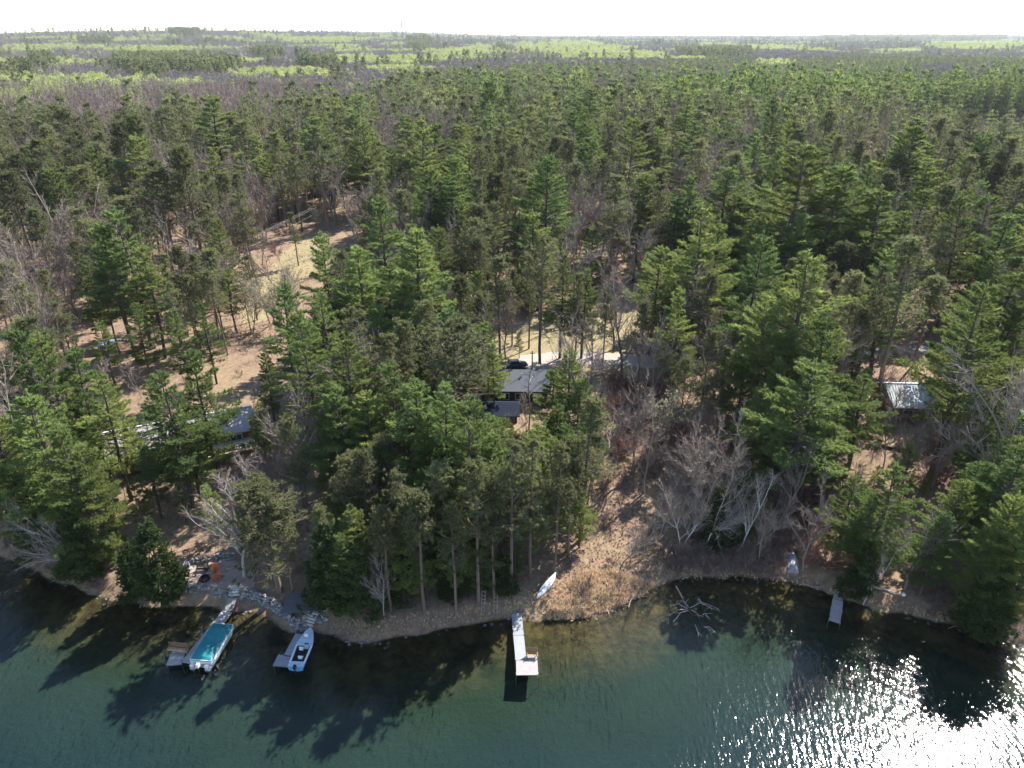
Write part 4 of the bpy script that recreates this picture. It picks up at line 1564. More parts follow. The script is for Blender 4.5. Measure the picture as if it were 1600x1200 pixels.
g.obj("canvas_cover", M_TEAL, pt, True)
om = Geo()
om.loft([[(-PL / 2 - .12 + x, y, z) for x, y in ((-.24, -.15), (.2, -.17), (.2, .17), (-.24, .15))] for z, in ((.75,), (1.05,))])
om.loft([[(-PL / 2 - .14 + x, y, 1.05 + .16) for x, y in ((-.18, -.11), (.14, -.12), (.14, .12), (-.18, .11))], [(-PL / 2 - .12 + x, y, 1.05) for x, y in ((-.24, -.15), (.2, -.17), (.2, .17), (-.24, .15))]])
mo = om.obj("outboard_motor", M_WHITE, pt)
g = Geo()
g.box((-PL / 2 - .2, 0, .25), (.16, .1, 1.0))
g.obj("motor_leg", M_BLACK, mo)
for y in (-.78, .82):
    g = Geo()
    g.box((-PL / 2 + .12, y, .66), (.42, .4, .22), taper=.8)
    g.obj("stern_seat", M_SEAT, pt)

# small middle dock and the open boat tied to it
dk2 = thing("dock", "small grey dock with square end beside the blue open boat", "dock")
p0, p1 = W(468, 990, .5), W(449, 1026, .5)
dock_part(dk2, p0, p1, .95, .5, mat=M_DECKG)
p2, p3 = W(455, 1033, .5), W(430, 1031, .5)
dock_part(dk2, p2, p3, 1.5, .5, "end_platform", M_DECKG)
bs, bb = W(460, 1038, .3), W(479, 992, .3)
d, s_, L_ = frame_at(bs, bb)
mid_ = (bs + bb)[:2] / 2 + s_ * -.35
fb = thing("motor_boat", "blue and white open motor boat with dark cockpit at the small dock", "boat", (*mid_, 0), math.atan2(d[1], d[0]))
BL = 5.5
def hull_ring(x, top, inset=0.0, k=9):
    u = (x + BL / 2) / BL
    b = .98 * min(1, max(0, (1 - u)) * 2.6) ** .55 * (1 - .1 * (1 - u)) - inset
    b = max(b, .02)
    return b
xs = np.linspace(-BL / 2, BL / 2, 11)
rings = []
for x in xs:
    b = hull_ring(x, 0)
    u = (x + BL / 2) / BL
    k = .12 * u ** 4 * 2
    rings.append([(x, -b, .62 + k), (x, -b * .86, .12 + k), (x, 0, -.18 + k * 2.2), (x, b * .86, .12 + k), (x, b, .62 + k)])
g = Geo()
g.loft(rings, close=False, caps=False)
g.poly(rings[0])
g.obj("hull", M_BLUE, fb)
def deck_piece(x0, x1, z, inset, n=7):
    gg = Geo()
    xx = np.linspace(x0, x1, n)
    P = [(x, -hull_ring(x, 0, inset), z + .24 * ((x + BL / 2) / BL) ** 4) for x in xx] + [(x, hull_ring(x, 0, inset), z + .24 * ((x + BL / 2) / BL) ** 4) for x in xx[::-1]]
    gg.slab(P, .05)
    return gg
deck_piece(.2, BL / 2, .64, .01).obj("bow_deck", M_BLUEG, fb)
deck_piece(-BL / 2, -BL / 2 + .75, .64, .01).obj("stern_deck", M_BLUEG, fb)
deck_piece(-BL / 2 + .7, .25, .22, .12).obj("cockpit_floor", M_BLACK, fb)
for sy in (-1, 1):
    g = Geo()
    pts_ = [(x, sy * (hull_ring(x, 0) - .09), .66) for x in np.linspace(-BL / 2 + .6, .35, 5)]
    for a, b in zip(pts_[:-1], pts_[1:]):
        g.box(((a[0] + b[0]) / 2, (a[1] + b[1]) / 2, .64), (b[0] - a[0] + .02, .2, .05), math.atan2(b[1] - a[1], b[0] - a[0]))
    g.obj("gunwale", M_WHITE, fb)
def boat_seat(x, y, z, mat):
    g = Geo()
    g.box((x, y, z + .2), (.42, .42, .1))
    st = g.obj("seat", mat, fb)
    g = Geo()
    g.box((x - .2, y, z + .45), (.08, .42, .42))
    g.obj("seat_back", mat, st)
    g = Geo()
    g.tube([(x, y, z - .1), (x, y, z + .18)], .05, 6, True)
    g.obj("seat_post", M_BLACK, st)
boat_seat(1.45, 0, .72, M_SEAT)
boat_seat(-.2, .1, .42, M_SEAT)
boat_seat(-1.35, -.15, .3, M_SEAT)
g = Geo()
g.box((.12, -.35, .62), (.3, .5, .5), taper=.8)
cs = g.obj("steering_console", M_BLUEG, fb)
g = Geo()
g.box((.2, -.35, .95), (.03, .46, .24))
g.obj("windscreen", M_GLASS, cs)
g = Geo()
g.loft([[(-BL / 2 - .15 + x, y, z) for x, y in ((-.22, -.14), (.16, -.15), (.16, .15), (-.22, .14))] for z in (.6, .98)])
mo = g.obj("outboard_motor", M_BLACK, fb)
g = Geo()
g.box((-BL / 2 - .2, 0, .2), (.14, .08, .85))
g.obj("motor_leg", M_BLACK, mo)

# long centre dock
dk3 = thing("dock", "long straight grey dock with wide end platform and small bench", "dock")
p0, p1 = W(807, 958, .55), W(814, 1031, .55)
dock_part(dk3, p0, p1, 1.2, .55, mat=M_DECKG, seclen=3.6)
p2, p3 = W(823, 1033, .55), W(824, 1055, .55)
p2 = np.array([p2[0], p1[1] - .03, .55])
dock_part(dk3, p2, p3, 2.35, .55, "end_platform", M_DECK, 3)
pb = W(831, 1030, .55)
dock_part(dk3, np.array([pb[0] + .05, p1[1] + .75, 0]), np.array([pb[0] + .05, p1[1], 0]), 1.15, .54, "bench_platform", M_DECK, 2)
bench((pb[0] + .05, p1[1] + .38, .55), 0.0, "small brown bench at the end of the long grey dock", 1.25, M_TANW, M_BROWNW)

# small dock on the right
dk4 = thing("dock", "short weathered dock below the dark pine, right of the upturned rowboat", "dock")
p0, p1 = W(1309.5, 937, .5), W(1304, 972, .5)
dock_part(dk4, p0, p1, 1.2, .5, mat=M_DECK, seclen=2)
r0 = W(1311, 922, .7)
dock_part(dk4, r0, p0 + np.array([0, .05, 0]), .95, .72, "ramp", M_DECK, 3, .5)
dkb = thing("dock_stand", "dark wooden boat stand on the bank behind the short dock", "boat stand", G(1297, 889))
for dx in (-1.0, 1.0):
    for dy in (-.5, .5):
        g = Geo()
        g.box((dx, dy, .35), (.09, .09, .75))
        g.obj("leg", M_BROWNW, dkb)
for dy in (-.5, .5):
    g = Geo()
    g.box((0, dy, .74), (2.3, .12, .09))
    g.obj("rail", M_BROWNW, dkb)
g = Geo()
for k in range(7):
    g.box((-.95 + k * .31, 0, .80), (.2, 1.15, .03))
g.obj("slatted_top", M_BROWNW, dkb)

# ladders on the bank
for (px, py, lb, rr) in ((754.6, 957, "pale wooden ladder leaning on the bank, left one of a pair", -.03), (775, 960, "pale wooden ladder leaning on the bank, nearer to the long dock", .03)):
    p = G(px, py)
    up_ = np.array([0.03, .80, .60])
    ld = thing("ladder", lb, "ladder", p, rr)
    for sx in (-.2, .2):
        g = Geo()
        g.box((0, 0, 0), (.07, .06, 2.6))
        part("side_rail", g.data("ladder_rail", B_DEAD), ld, (sx, .95, .85), (-.95, 0, 0))
    g = Geo()
    g.box((0, 0, 0), (.42, .06, .06))
    me = g.data("ladder_rung", B_DEAD)
    for k in range(6):
        t = -1.1 + k * .44
        part("rung", me, ld, (0, .95 + t * math.sin(.95), .87 + t * math.cos(.95)), (-.95, 0, 0))

# white canoe upside down on the bank
ca_, cb_ = G(841, 934), G(867, 900)
d, s_, L_ = frame_at(ca_, cb_)
m_ = (ca_ + cb_) / 2
cn = thing("canoe", "white upturned canoe lying on the bank by the long dock", "canoe", (m_[0], m_[1], m_[2] + .12), math.atan2(d[1], d[0]))
cn.rotation_euler = (0, -math.atan2(cb_[2] - ca_[2], L_), math.atan2(d[1], d[0]))
def canoe_hull(L2, B, Hh, n=13, flat=0.0):
    R = []
    for x in np.linspace(-L2, L2, n):
        u = abs(x) / L2
        b = max(.015, B * (1 - u ** 2.2))
        hh = Hh * (1 - .18 * u ** 3)
        R.append([(x, b * math.cos(a), hh * max(0, math.sin(a)) ** (.7)) for a in np.linspace(0, math.pi, 9)])
    return R
g = Geo()
g.loft(canoe_hull(2.45, .46, .42), close=False, caps=False)
g.obj("hull", M_WHITE, cn, True)
g = Geo()
g.tube([(x, 0, .42 * (1 - .18 * (abs(x) / 2.45) ** 3) + .005) for x in np.linspace(-2.3, 2.3, 9)], .018, 5)
g.obj("keel", M_SEAT, cn)
for sy in (-1, 1):
    g = Geo()
    g.tube([(x, sy * max(.015, .465 * (1 - (abs(x) / 2.45) ** 2.2)), .01) for x in np.linspace(-2.44, 2.44, 13)], .025, 5)
    g.obj("gunwale", M_ALU, cn)

# grey rowboat upside down
ra, rb = G(1238.5, 896), G(1236.5, 862)
d, s_, L_ = frame_at(ra, rb)
m_ = (ra + rb) / 2
rw = thing("rowboat", "dull grey aluminium rowboat lying upside down on the bank", "rowboat", (m_[0], m_[1], m_[2] + .12))
rw.rotation_euler = (0, -math.atan2(rb[2] - ra[2], L_), math.atan2(d[1], d[0]))
R = []
for x in np.linspace(-1.9, 1.9, 11):
    u = (x + 1.9) / 3.8
    b = max(.03, .66 * min(1, (1 - u) * 2.2) ** .6)
    hh = .5 * (1 - .25 * u ** 4)
    R.append([(x, -b, 0), (x, -b * .92, hh * .8), (x, -b * .62, hh), (x, 0, hh * 1.03), (x, b * .62, hh), (x, b * .92, hh * .8), (x, b, 0)])
g = Geo()
g.loft(R, close=False, caps=False)
g.poly(R[0])
g.obj("hull", M_ALU, rw)
for y in (-.3, 0, .3):
    g = Geo()
    g.tube([(-1.8, y, .52), (.3, y, .525), (1.3, y * .5, .45)], .02, 5)
    g.obj("keel_strip", M_STEEL, rw)
g = Geo()
g.box((-1.91, 0, .25), (.05, 1.15, .46))
g.obj("transom", M_DECKG, rw)

# buoy and pale pole
p = G(1411, 931)
g = Geo()
g.loft([[(r * math.cos(a), r * math.sin(a), z) for a in np.linspace(0, 2 * math.pi, 11)[:-1]] for z, r in ((0, .06), (.08, .22), (.22, .3), (.36, .22), (.46, .05))])
bu = thing("buoy", "round white buoy lying at the end of a pale fallen pole", "buoy", p)
g.obj("float", M_WHITE, bu, True)
g = Geo()
g.tube([(0, 0, .44), (0, 0, .56)], .03, 6, True)
g.obj("ring_stem", M_IRON, bu)
a, b = G(1360, 918), G(1404, 928)
g = Geo()
g.tube([a + [0, 0, .12], (a + b) / 2 + [0, 0, .18], b + [0, 0, .10]], [.11, .09, .06], 6, True)
tag(g.obj("fallen_pole", B_DEAD), "pale fallen pole lying along the bank beside the buoy", "log")

# fallen logs
def log(pix, r0, r1, label, z=.12, mat=B_DEAD, name="fallen_log"):
    P = [G(*q) + np.array([0, 0, z]) for q in pix]
    g = Geo()
    g.tube(P, np.linspace(r0, r1, len(P)), 6, True)
    tag(g.obj(name, mat), label, "log")
log([(982, 951), (984, 943), (989, 934), (996, 928)], .05, .09, "curved bleached branch at the water edge below the tan reeds", .25)
log([(1049, 706), (1062, 718), (1076, 730)], .22, .14, "thick brown fallen log in the brush hollow", .35, B_BROWN)
log([(1258, 914), (1270, 918), (1284, 918)], .08, .06, "pale driftwood lying at the water edge left of the short dock", .1)
log([(1062, 596), (1078, 584), (1098, 560)], .16, .10, "grey fallen trunk leaning by the pale driveway", .9, B_GREY)
log([(440, 470), (475, 460), (500, 452)], .12, .08, "dark fallen trunk across the grassy clearing edge", .2, B_BROWN)
log([(1480, 985), (1500, 978), (1512, 972)], .05, .04, "thin pale stick in the water at the right shore", .3)

# dead tree fallen into the lake
ft = thing("fallen_tree", "dead tree fallen into the lake with bleached branches fanning out of the water", "fallen tree")
g = Geo()
g.tube([W(1056, 916, .8), W(1066, 934, .3), W(1074, 951, .05), W(1082, 962, -.3)], [.14, .12, .09, .05], 6)
g.obj("trunk", B_BROWN, ft)
BR = [[(1074, 951), (1060, 943, .7), (1046, 948, .35)], [(1072, 952), (1058, 953, .6), (1044, 963, .1)], [(1074, 954), (1064, 957, .6), (1053, 970, .05)], [(1078, 950), (1096, 941, .8), (1108, 945, .75), (1124, 952, .15)],
      [(1096, 942, .8), (1092, 936, 1.0)], [(1096, 943, .7), (1110, 950, .3)], [(1080, 953), (1088, 957, .3), (1092, 962, .1)], [(1086, 976, -.1), (1088, 981, .35), (1091, 990, .05)], [(1100, 980, .1), (1108, 979, .5), (1117, 989, .05)],
      [(1076, 949), (1070, 941, .5), (1064, 938, .6)], [(1098, 961, .05), (1102, 958, .3), (1103, 962, .05)], [(1103, 980, .35), (1110, 985, .05)]]
for b in BR:
    P = [W(*(q if len(q) == 3 else (*q, .1))) for q in b]
    if len(P) == 2:
        P.insert(1, (P[0] + P[1]) / 2 + [0, 0, .08])
    g = Geo()
    g.tube(P, np.linspace(.055, .015, len(P)), 5)
    r = R_(int(P[0][0] * 100) % 997)
    for k in range(5):
        t = r.uniform(.3, 1)
        j = min(int(t * (len(P) - 1)), len(P) - 2)
        q = P[j] + (P[j + 1] - P[j]) * (t * (len(P) - 1) - j)
        dd = (P[-1] - P[0]) / np.linalg.norm(P[-1] - P[0]) * .5 + r.normal(size=3) * [.4, .4, .15]
        g.tube([q, q + dd * .45, q + dd * .8 + [0, 0, -.12]], [.028, .02, .01], 3)
    g.obj("branch", B_DEAD, ft)

# stone walls
stone_me = []
for i in range(6):
    r = R_(700 + i)
    rings = []
    for z, rr in ((-.42, .55), (-.25, .92), (.1, 1.0), (.36, .8), (.46, .4)):
        rings.append([(rr * .5 * math.cos(a) * (1 + .2 * r.normal()), rr * .5 * math.sin(a) * (1 + .2 * r.normal()), z) for a in np.linspace(0, 2 * math.pi, 7)[:-1]])
    g = Geo()
    g.loft(rings)
    stone_me.append(g.data("field_stone", M_STONEW if i % 3 == 0 else M_STONE))


def stone_wall(pix, label, rows, n, size=.55, batter=.35, seed=1):
    r = R_(seed)
    P = np.array([G(*q) for q in pix])
    sl = np.r_[0, np.cumsum(np.hypot(*np.diff(P[:, :2], axis=0).T))]
    root = thing("stone_wall", label, "stone wall", (0, 0, 0))
    for k in range(rows):
        for i in range(n):
            t = (i + .5 + (k % 2) * .5 + r.normal() * .15) / n * sl[-1]
            x, y = np.interp(t, sl, P[:, 0]), np.interp(t, sl, P[:, 1])
            zb = np.interp(t, sl, P[:, 2])
            z = zb + k * size * .62 - .02 + r.normal() * .04
            s = size * r.uniform(.75, 1.35) * (sl[-1] / n / size) ** .5
            part("stone", stone_me[int(r.integers(0, 6))], root, (x + r.normal() * .06, y + batter * k + r.normal() * .07, z),
                 (r.normal() * .3, r.normal() * .3, r.uniform(0, 6.28)), (s * 1.15, s, s * .75))
    return root


stone_wall([(276, 916), (285, 922), (302, 925), (324, 929), (345, 932), (362, 935)], "grey fieldstone retaining wall left of the dock walkway", 3, 26, .5, .25, 1)
stone_wall([(372, 935), (385, 937), (399, 941), (412, 945), (424, 950), (434, 957), (443, 965), (449, 973), (456, 981), (466, 984)], "curved fieldstone retaining wall right of the dock walkway", 4, 36, .5, .2, 2)
stone_wall([(283, 897), (288, 889), (300, 884), (315, 880), (332, 876), (350, 874), (366, 873)], "upper fieldstone wall behind the orange chairs", 3, 24, .5, .2, 3)
sp = thing("stone_bank", "loose pale stones piled beside the lakeside steps", "stones")
r = R_(5)
for k in range(60):
    side = k % 2
    px, py = (r.uniform(458, 480), r.uniform(965, 988)) if side else (r.uniform(488, 510), r.uniform(938, 972))
    p = G(px, py)
    s = r.uniform(.3, .65)
    part("stone", stone_me[int(r.integers(0, 6))], sp, (p[0], p[1], p[2] + .05), (r.normal() * .3, r.normal() * .3, r.uniform(0, 6.28)), (s * 1.2, s, s * .7))
sp2 = thing("stone_bank", "reddish stone rubble bank below the steps of the pale roofed house", "stones")
for k in range(70):
    p = G(r.uniform(268, 345), r.uniform(728, 768))
    s = r.uniform(.3, .8)
    part("stone", stone_me[int(r.integers(0, 6))], sp2, (p[0], p[1], p[2] + .05), (r.normal() * .3, r.normal() * .3, r.uniform(0, 6.28)), (s * 1.2, s, s * .7))
# shoreline stones: too many and too small to count
g = Geo()
r = R_(77)
for k in range(170):
    i = r.integers(3, len(SH) - 5)
    t = r.random()
    q = SH[i] * (1 - t) + SH[i + 1] * t
    x, y = q[0] + r.normal() * .25, q[1] + r.normal() * .35 + .1
    s = r.uniform(.08, .26)
    z = max(HT(x, y), -.15)
    rings = [[(x + s * rr * math.cos(a) * r.uniform(.8, 1.2), y + s * rr * math.sin(a) * r.uniform(.8, 1.2), z + s * zz) for a in np.linspace(0, 2 * math.pi, 6)[:-1]] for zz, rr in ((-.3, .7), (.1, 1), (.5, .55))]
    g.loft(rings)
o = g.obj("shore_stones", M_STONE)
o["kind"] = "stuff"

# steps
def steps(pix0, pix1, n, wdt, label, mat=M_TREAD, name="stone_steps", cat="steps"):
    a, b = G(*pix0), G(*pix1)
    d, s_, L_ = frame_at(a, b)
    st = thing(name, label, cat, (0, 0, 0))
    for k in range(n):
        t = (k + .5) / n
        c = a + (b - a) * t
        z = HT(c[0], c[1])
        g = Geo()
        g.box((0, 0, 0), (L_ / n * .62, wdt, .16))
        part("step", g.data("step_block", mat), st, (c[0], c[1], z + .12), (0, 0, math.atan2(d[1], d[0])))
    return st


steps((366, 933), (371, 915), 5, 1.25, "pale stone steps from the left dock up to the terrace")
steps((480, 979), (490, 957), 5, 1.4, "broad pale steps leading down to the small dock")
steps((313, 736), (323, 716), 6, 1.5, "white steps below the orange deck of the pale roofed house", M_TREAD)
steps((797, 850), (795, 818), 7, 1.3, "timber steps on the slope behind the long dock", M_TANW, "timber_steps")

# terrace with fire pit, chairs
def drape(name, P, mat, up=.03, kind="structure", n=10):
    """sheet laid on the ground inside a pixel polygon"""
    P3 = np.array([G(*q) for q in P])
    x0, x1, y0, y1 = P3[:, 0].min(), P3[:, 0].max(), P3[:, 1].min(), P3[:, 1].max()
    k = max(.35, min(x1 - x0, y1 - y0) / 14)
    xs_, ys_ = np.arange(x0, x1 + k, k), np.arange(y0, y1 + k, k)
    X, Y = np.meshgrid(xs_, ys_)
    gi_, gj_ = np.searchsorted(gx, X.ravel()), np.searchsorted(gy, Y.ravel())
    Z = height(X.ravel(), Y.ravel()).reshape(X.shape) + up
    nn = len(xs_)
    F = []
    cx_, cy2 = (X[:-1, :-1] + k / 2), (Y[:-1, :-1] + k / 2)
    ins = inpoly(cx_ + .3 * (vnoise(cx_ * 1.3, cy2 * 1.3, 3) - .5) * k * 4, cy2 + .3 * (vnoise(cx_ * 1.3, cy2 * 1.3, 4) - .5) * k * 4, P3[:, :2])
    for j in range(len(ys_) - 1):
        for i in range(nn - 1):
            if ins[j, i]:
                a = j * nn + i
                F += [(a, a + 1, a + 1 + nn), (a, a + 1 + nn, a + nn)]
    g = Geo()
    g.put(np.stack([X, Y, Z], -1).reshape(-1, 3), F)
    o = g.obj(name, mat, None, True)
    o["kind"] = kind
    return o


drape("terrace", [(283, 921), (289, 893), (310, 884), (364, 877), (400, 900), (398, 934), (362, 929), (320, 925)], M_PATIO, .10)
p = G(320.6, 906)
fp = thing("fire_pit", "round dark fire pit in the middle of the terrace", "fire pit", p)
th = np.linspace(0, 2 * math.pi, 13)[:-1]
g = Geo()
for a, b in zip(th, np.roll(th, -1)):
    pass
g.loft([[(r_ * math.cos(a), r_ * math.sin(a), z) for a in th] for r_, z in ((.62, .05), (.64, .42), (.52, .42), (.50, .08))], caps=False)
g.obj("ring", M_IRON, fp)
g = Geo()
g.poly([(.5 * math.cos(a), .5 * math.sin(a), .14) for a in th])
g.obj("ash_bed", M_BLACK, fp)
p = G(461, 954)
fp = thing("fire_pit", "round dark fire ring on the lower deck beside the stone steps", "fire pit", p)
g = Geo()
g.loft([[(r_ * math.cos(a), r_ * math.sin(a), z) for a in th] for r_, z in ((.55, .0), (.56, .45), (.47, .45), (.45, .05))], caps=False)
g.obj("ring", M_IRON, fp)
g = Geo()
g.poly([(.45 * math.cos(a), .45 * math.sin(a), .12) for a in th])
g.obj("ash_bed", M_BLACK, fp)


def lawn_chair(loc, rz, label, mat=M_ORANGE):
    c = thing("lawn_chair", label, "chair", loc, rz, "orange lawn chairs on the terrace" if mat is M_ORANGE else None)
    g = Geo()
    g.box((0, 0, 0), (.56, .09, .03))
    me = g.data("chair_slat", mat)
    for k in range(5):
        part("seat_slat", me, c, (0, -.25 + k * .11, .40 - .025 * k), (-.2, 0, 0))
    g = Geo()
    g.box((0, 0, .45), (.10, .03, .9))
    me = g.data("chair_back_slat", mat)
    for k in range(5):
        part("back_slat", me, c, (-.23 + k * .115, .26, .28), (-.32, 0, (k - 2) * -.03), (1, 1, 1 - .05 * abs(k - 2)))
    for sx in (-1, 1):
        g = Geo()
        g.box((sx * .36, -.05, .58), (.13, .75, .03))
        g.obj("armrest", mat, c)
        for sy, h_ in ((-.32, .57), (.26, .57)):
            g = Geo()
            g.box((sx * .32, sy, h_ / 2), (.05, .1, h_))
            g.obj("leg", mat, c)
    return c


lawn_chair(G(337.5, 893), .5, "orange lawn chair on the terrace nearest the upper stone wall")
lawn_chair(G(339, 906), -.6, "orange lawn chair on the terrace nearest the white birch")
p = G(317, 893)
bench((p[0], p[1], p[2]), .1, "dark bench against the upper stone wall of the terrace", 1.5, M_WALLD, M_WALLD)
p = G(294, 890)
bo = thing("standing_stone", "upright pale stone at the left end of the terrace", "stone", p)
part("stone", stone_me[0], bo, (0, 0, .55), (0.05, 0.1, .5), (.7, .6, 1.5))
part("base_stone", stone_me[3], bo, (0.1, 0, .1), (0, 0, 1), (1.1, .9, .6))

# lower timber deck
p = G(468, 944)
ldk = thing("timber_deck", "low dark timber deck above the curved stone wall", "deck", (p[0], p[1], HT(p[0], p[1]) + .25), .12)
g = Geo()
g.box((0, 0, 0), (3.6, .17, .05))
me = g.data("deck_board", plain("dark_grey_boards", (.12, .12, .13), .85, var=.2))
for k in range(17):
    part("board", me, ldk, (0, -1.5 + k * .19, 0))
for sx in (-1, 1):
    g = Geo()
    g.box((sx * 1.6, 0, -.16), (.1, 3.2, .2))
    g.obj("joist", M_BROWNW, ldk)

# pale boulder heap among the shore pines
pl = thing("boulder", "pale grey boulder among the dark shore trees above the small dock", "boulder", G(502, 862))
for (x, y, s, i) in ((0, 0, 1.6, 0), (.9, .2, 1.1, 3), (-.8, .3, 1.2, 0)):
    part("stone", stone_me[i], pl, (x, y, .35 * s), (0.1, .1, x), (s * 1.2, s, s * .9))

# driveway
drape("gravel_driveway", [(800, 575), (812, 556), (850, 551), (905, 550), (960, 552), (1020, 556), (1075, 566), (1060, 580), (1000, 574), (940, 570), (890, 572), (850, 580)], M_GRAVEL, .06)
drape("gravel_road", [(1350, 548), (1400, 540), (1480, 540), (1600, 545), (1600, 556), (1480, 552), (1400, 552), (1350, 560)], M_GRAVEL, .06)


# ------------------------------------------------------------------ buildings
def gable(root, L_, D_, wall, rise, over, wallm, roofm, z0=0.0, x0=0.0, y0=0.0, seams=0, seamm=None, windows=(), ridge=None, door=None):
    """gabled block: ridge along local x"""
    g = Geo()
    hx, hy = L_ / 2, D_ / 2
    for sy in (-1, 1):
        g.box((x0, y0 + sy * (hy - .08), z0 + wall / 2 - .3), (L_, .16, wall + .6))
    for sx in (-1, 1):
        g.box((x0 + sx * (hx - .08), y0, z0 + wall / 2 - .3), (.155, D_ - .325, wall + .6))
        x = x0 + sx * (hx - .08)
        tri = [(x, y0 - hy, z0 + wall), (x, y0 + hy, z0 + wall), (x, y0, z0 + wall + rise)]
        Q = [(a - sx * .15, b, c) for a, b, c in tri]
        g.put(tri + Q, [(0, 1, 2), (3, 5, 4), (0, 3, 4), (0, 4, 1), (1, 4, 5), (1, 5, 2), (2, 5, 3), (2, 3, 0)])
    g.obj("wall", wallm, root)
    k = (hy + over) / hy
    for sy in (-1, 1):
        e = (y0 + sy * (hy + over), z0 + wall + rise - rise * k + .10)
        P = [(x0 - hx - over, y0, z0 + wall + rise + .12), (x0 + hx + over, y0, z0 + wall + rise + .12), (x0 + hx + over, e[0], e[1]), (x0 - hx - over, e[0], e[1])]
        g = Geo()
        g.slab(P, .14)
        ro = g.obj("roof", roofm, root)
        if seams:
            ln = math.hypot(hy + over, P[0][2] - e[1])
            g = Geo()
            g.box((0, 0, 0), (.05, ln, .05))
            me = g.data("roof_seam", seamm or roofm)
            ang = math.atan2(P[0][2] - e[1], (hy + over))
            for i in range(seams):
                x = x0 - hx - over + (i + .5) * (L_ + 2 * over) / seams
                part("seam", me, ro, (x, (y0 + e[0]) / 2, (P[0][2] + e[1]) / 2 + .02), (-sy * ang, 0, 0))
    if ridge:
        g = Geo()
        g.box((x0, y0, z0 + wall + rise + .15), (L_ + 2 * over, .35, .06))
        g.obj("ridge_cap", ridge, root)
    for (side, u, zc, wd, hg) in windows:
        g = Geo()
        y = y0 + side * (hy + .01)
        g.box((x0 + u, y, z0 + zc), (wd + .2, .08, hg + .2))
        wn = g.obj("window", M_TRIM, root)
        g = Geo()
        g.box((x0 + u, y + side * .03, z0 + zc), (wd, .06, hg))
        g.obj("pane", M_GLASS, wn)
        g = Geo()
        g.box((x0 + u, y + side * .065, z0 + zc), (.05, .02, hg))
        g.obj("mullion", M_TRIM, wn)
    if door:
        side, u = door
        g = Geo()
        y = y0 + side * (hy + .01)
        g.box((x0 + u, y, z0 + 1.05), (1.0, .09, 2.1))
        dr = g.obj("door", M_BROWNW, root)
        g = Geo()
        g.tube([(x0 + u + .38, y + side * .05, z0 + 1.02), (x0 + u + .38, y + side * .12, z0 + 1.02)], .03, 6, True)
        g.obj("handle", M_STEEL, dr)


def roof_thing(pix, zroof, name, label, rz, cat):
    p = W(pix[0], pix[1], zroof)
    for _ in range(4):
        z = HT(p[0], p[1])
        p = W(pix[0], pix[1], z + zroof)
    return thing(name, label, cat, (p[0], p[1], HT(p[0], p[1])), rz)


cab = roof_thing((812, 577), 5.0, "cabin", "dark walled cabin with grey shingled upper roof and navy lower roof", -.02, "cabin")
gable(cab, 9.5, 7.6, 3.1, 1.75, .6, M_WALLD, M_ROOFG, windows=((-1, -2.6, 1.7, 1.6, 1.1), (-1, 0.2, 1.7, 1.6, 1.1), (-1, 3.0, 1.7, 1.2, 1.1)), door=(1, 1.0))
gable(cab, 7.4, 4.6, 2.2, .95, .45, M_WALLD, M_ROOFD, z0=-.9, x0=-4.0, y0=-7.2, windows=((-1, -1.8, 1.3, 1.6, .9), (-1, 1.4, 1.3, 1.6, .9)))
g = Geo()
g.tube([(.4, -1.4, 4.0), (.4, -1.4, 4.75)], .11, 8, True)
vp = g.obj("vent_pipe", M_TRIM, cab)
g = Geo()
g.tube([(.4, -1.4, 4.72), (.4, -1.4, 4.86)], .17, 8, True)
g.obj("vent_cap", M_STEEL, vp)
g = Geo()
g.box((3.2, .6, 4.9), (.7, .7, 1.3))
g.obj("chimney", M_STONE, cab)

lh = roof_thing((280, 651), 5.2, "house", "long house with pale mauve shingled roof half hidden by pines", .42, "house")
gable(lh, 20.0, 7.6, 3.0, 1.7, .6, M_WALLB, M_ROOFM, ridge=M_ROOFW, windows=((-1, -7, 1.6, 1.4, 1.1), (-1, -3.5, 1.6, 1.4, 1.1), (-1, 0, 1.6, 1.8, 1.2), (-1, 7.5, 1.6, 1.6, 1.2)), door=(-1, 4.6))
# its deck
p = G(360, 708)
dkh = thing("house_deck", "orange cedar deck with pale boards in front of the pale roofed house", "deck", (p[0], p[1], HT(p[0], p[1]) + 1.2), .42)
g = Geo()
g.box((0, 0, 0), (7.6, .19, .05))
me = g.data("deck_board", M_PALEW)
for k in range(20):
    part("board", me, dkh, (0, -2 + k * .205, 0))
g = Geo()
g.box((0, 0, 0), (7.8, .08, .12))
me = g.data("deck_rail", M_ORANGEW)
for z in (.45, .95):
    part("rail", me, dkh, (0, -2.15, z))
part("fascia", me, dkh, (0, -2.15, -.1), sc=(1, 1, 2.2))
g = Geo()
g.box((0, 0, 0), (.11, .11, 2.4))
me = g.data("deck_post", M_ORANGEW)
for k in range(6):
    part("post", me, dkh, (-3.8 + k * 1.52, -2.22, -.15))
g = Geo()
g.box((0, 0, 0), (.05, .04, .9))
me = g.data("baluster", M_ORANGEW)
for k in range(38):
    part("baluster", me, dkh, (-3.7 + k * .2, -2.08, .5))

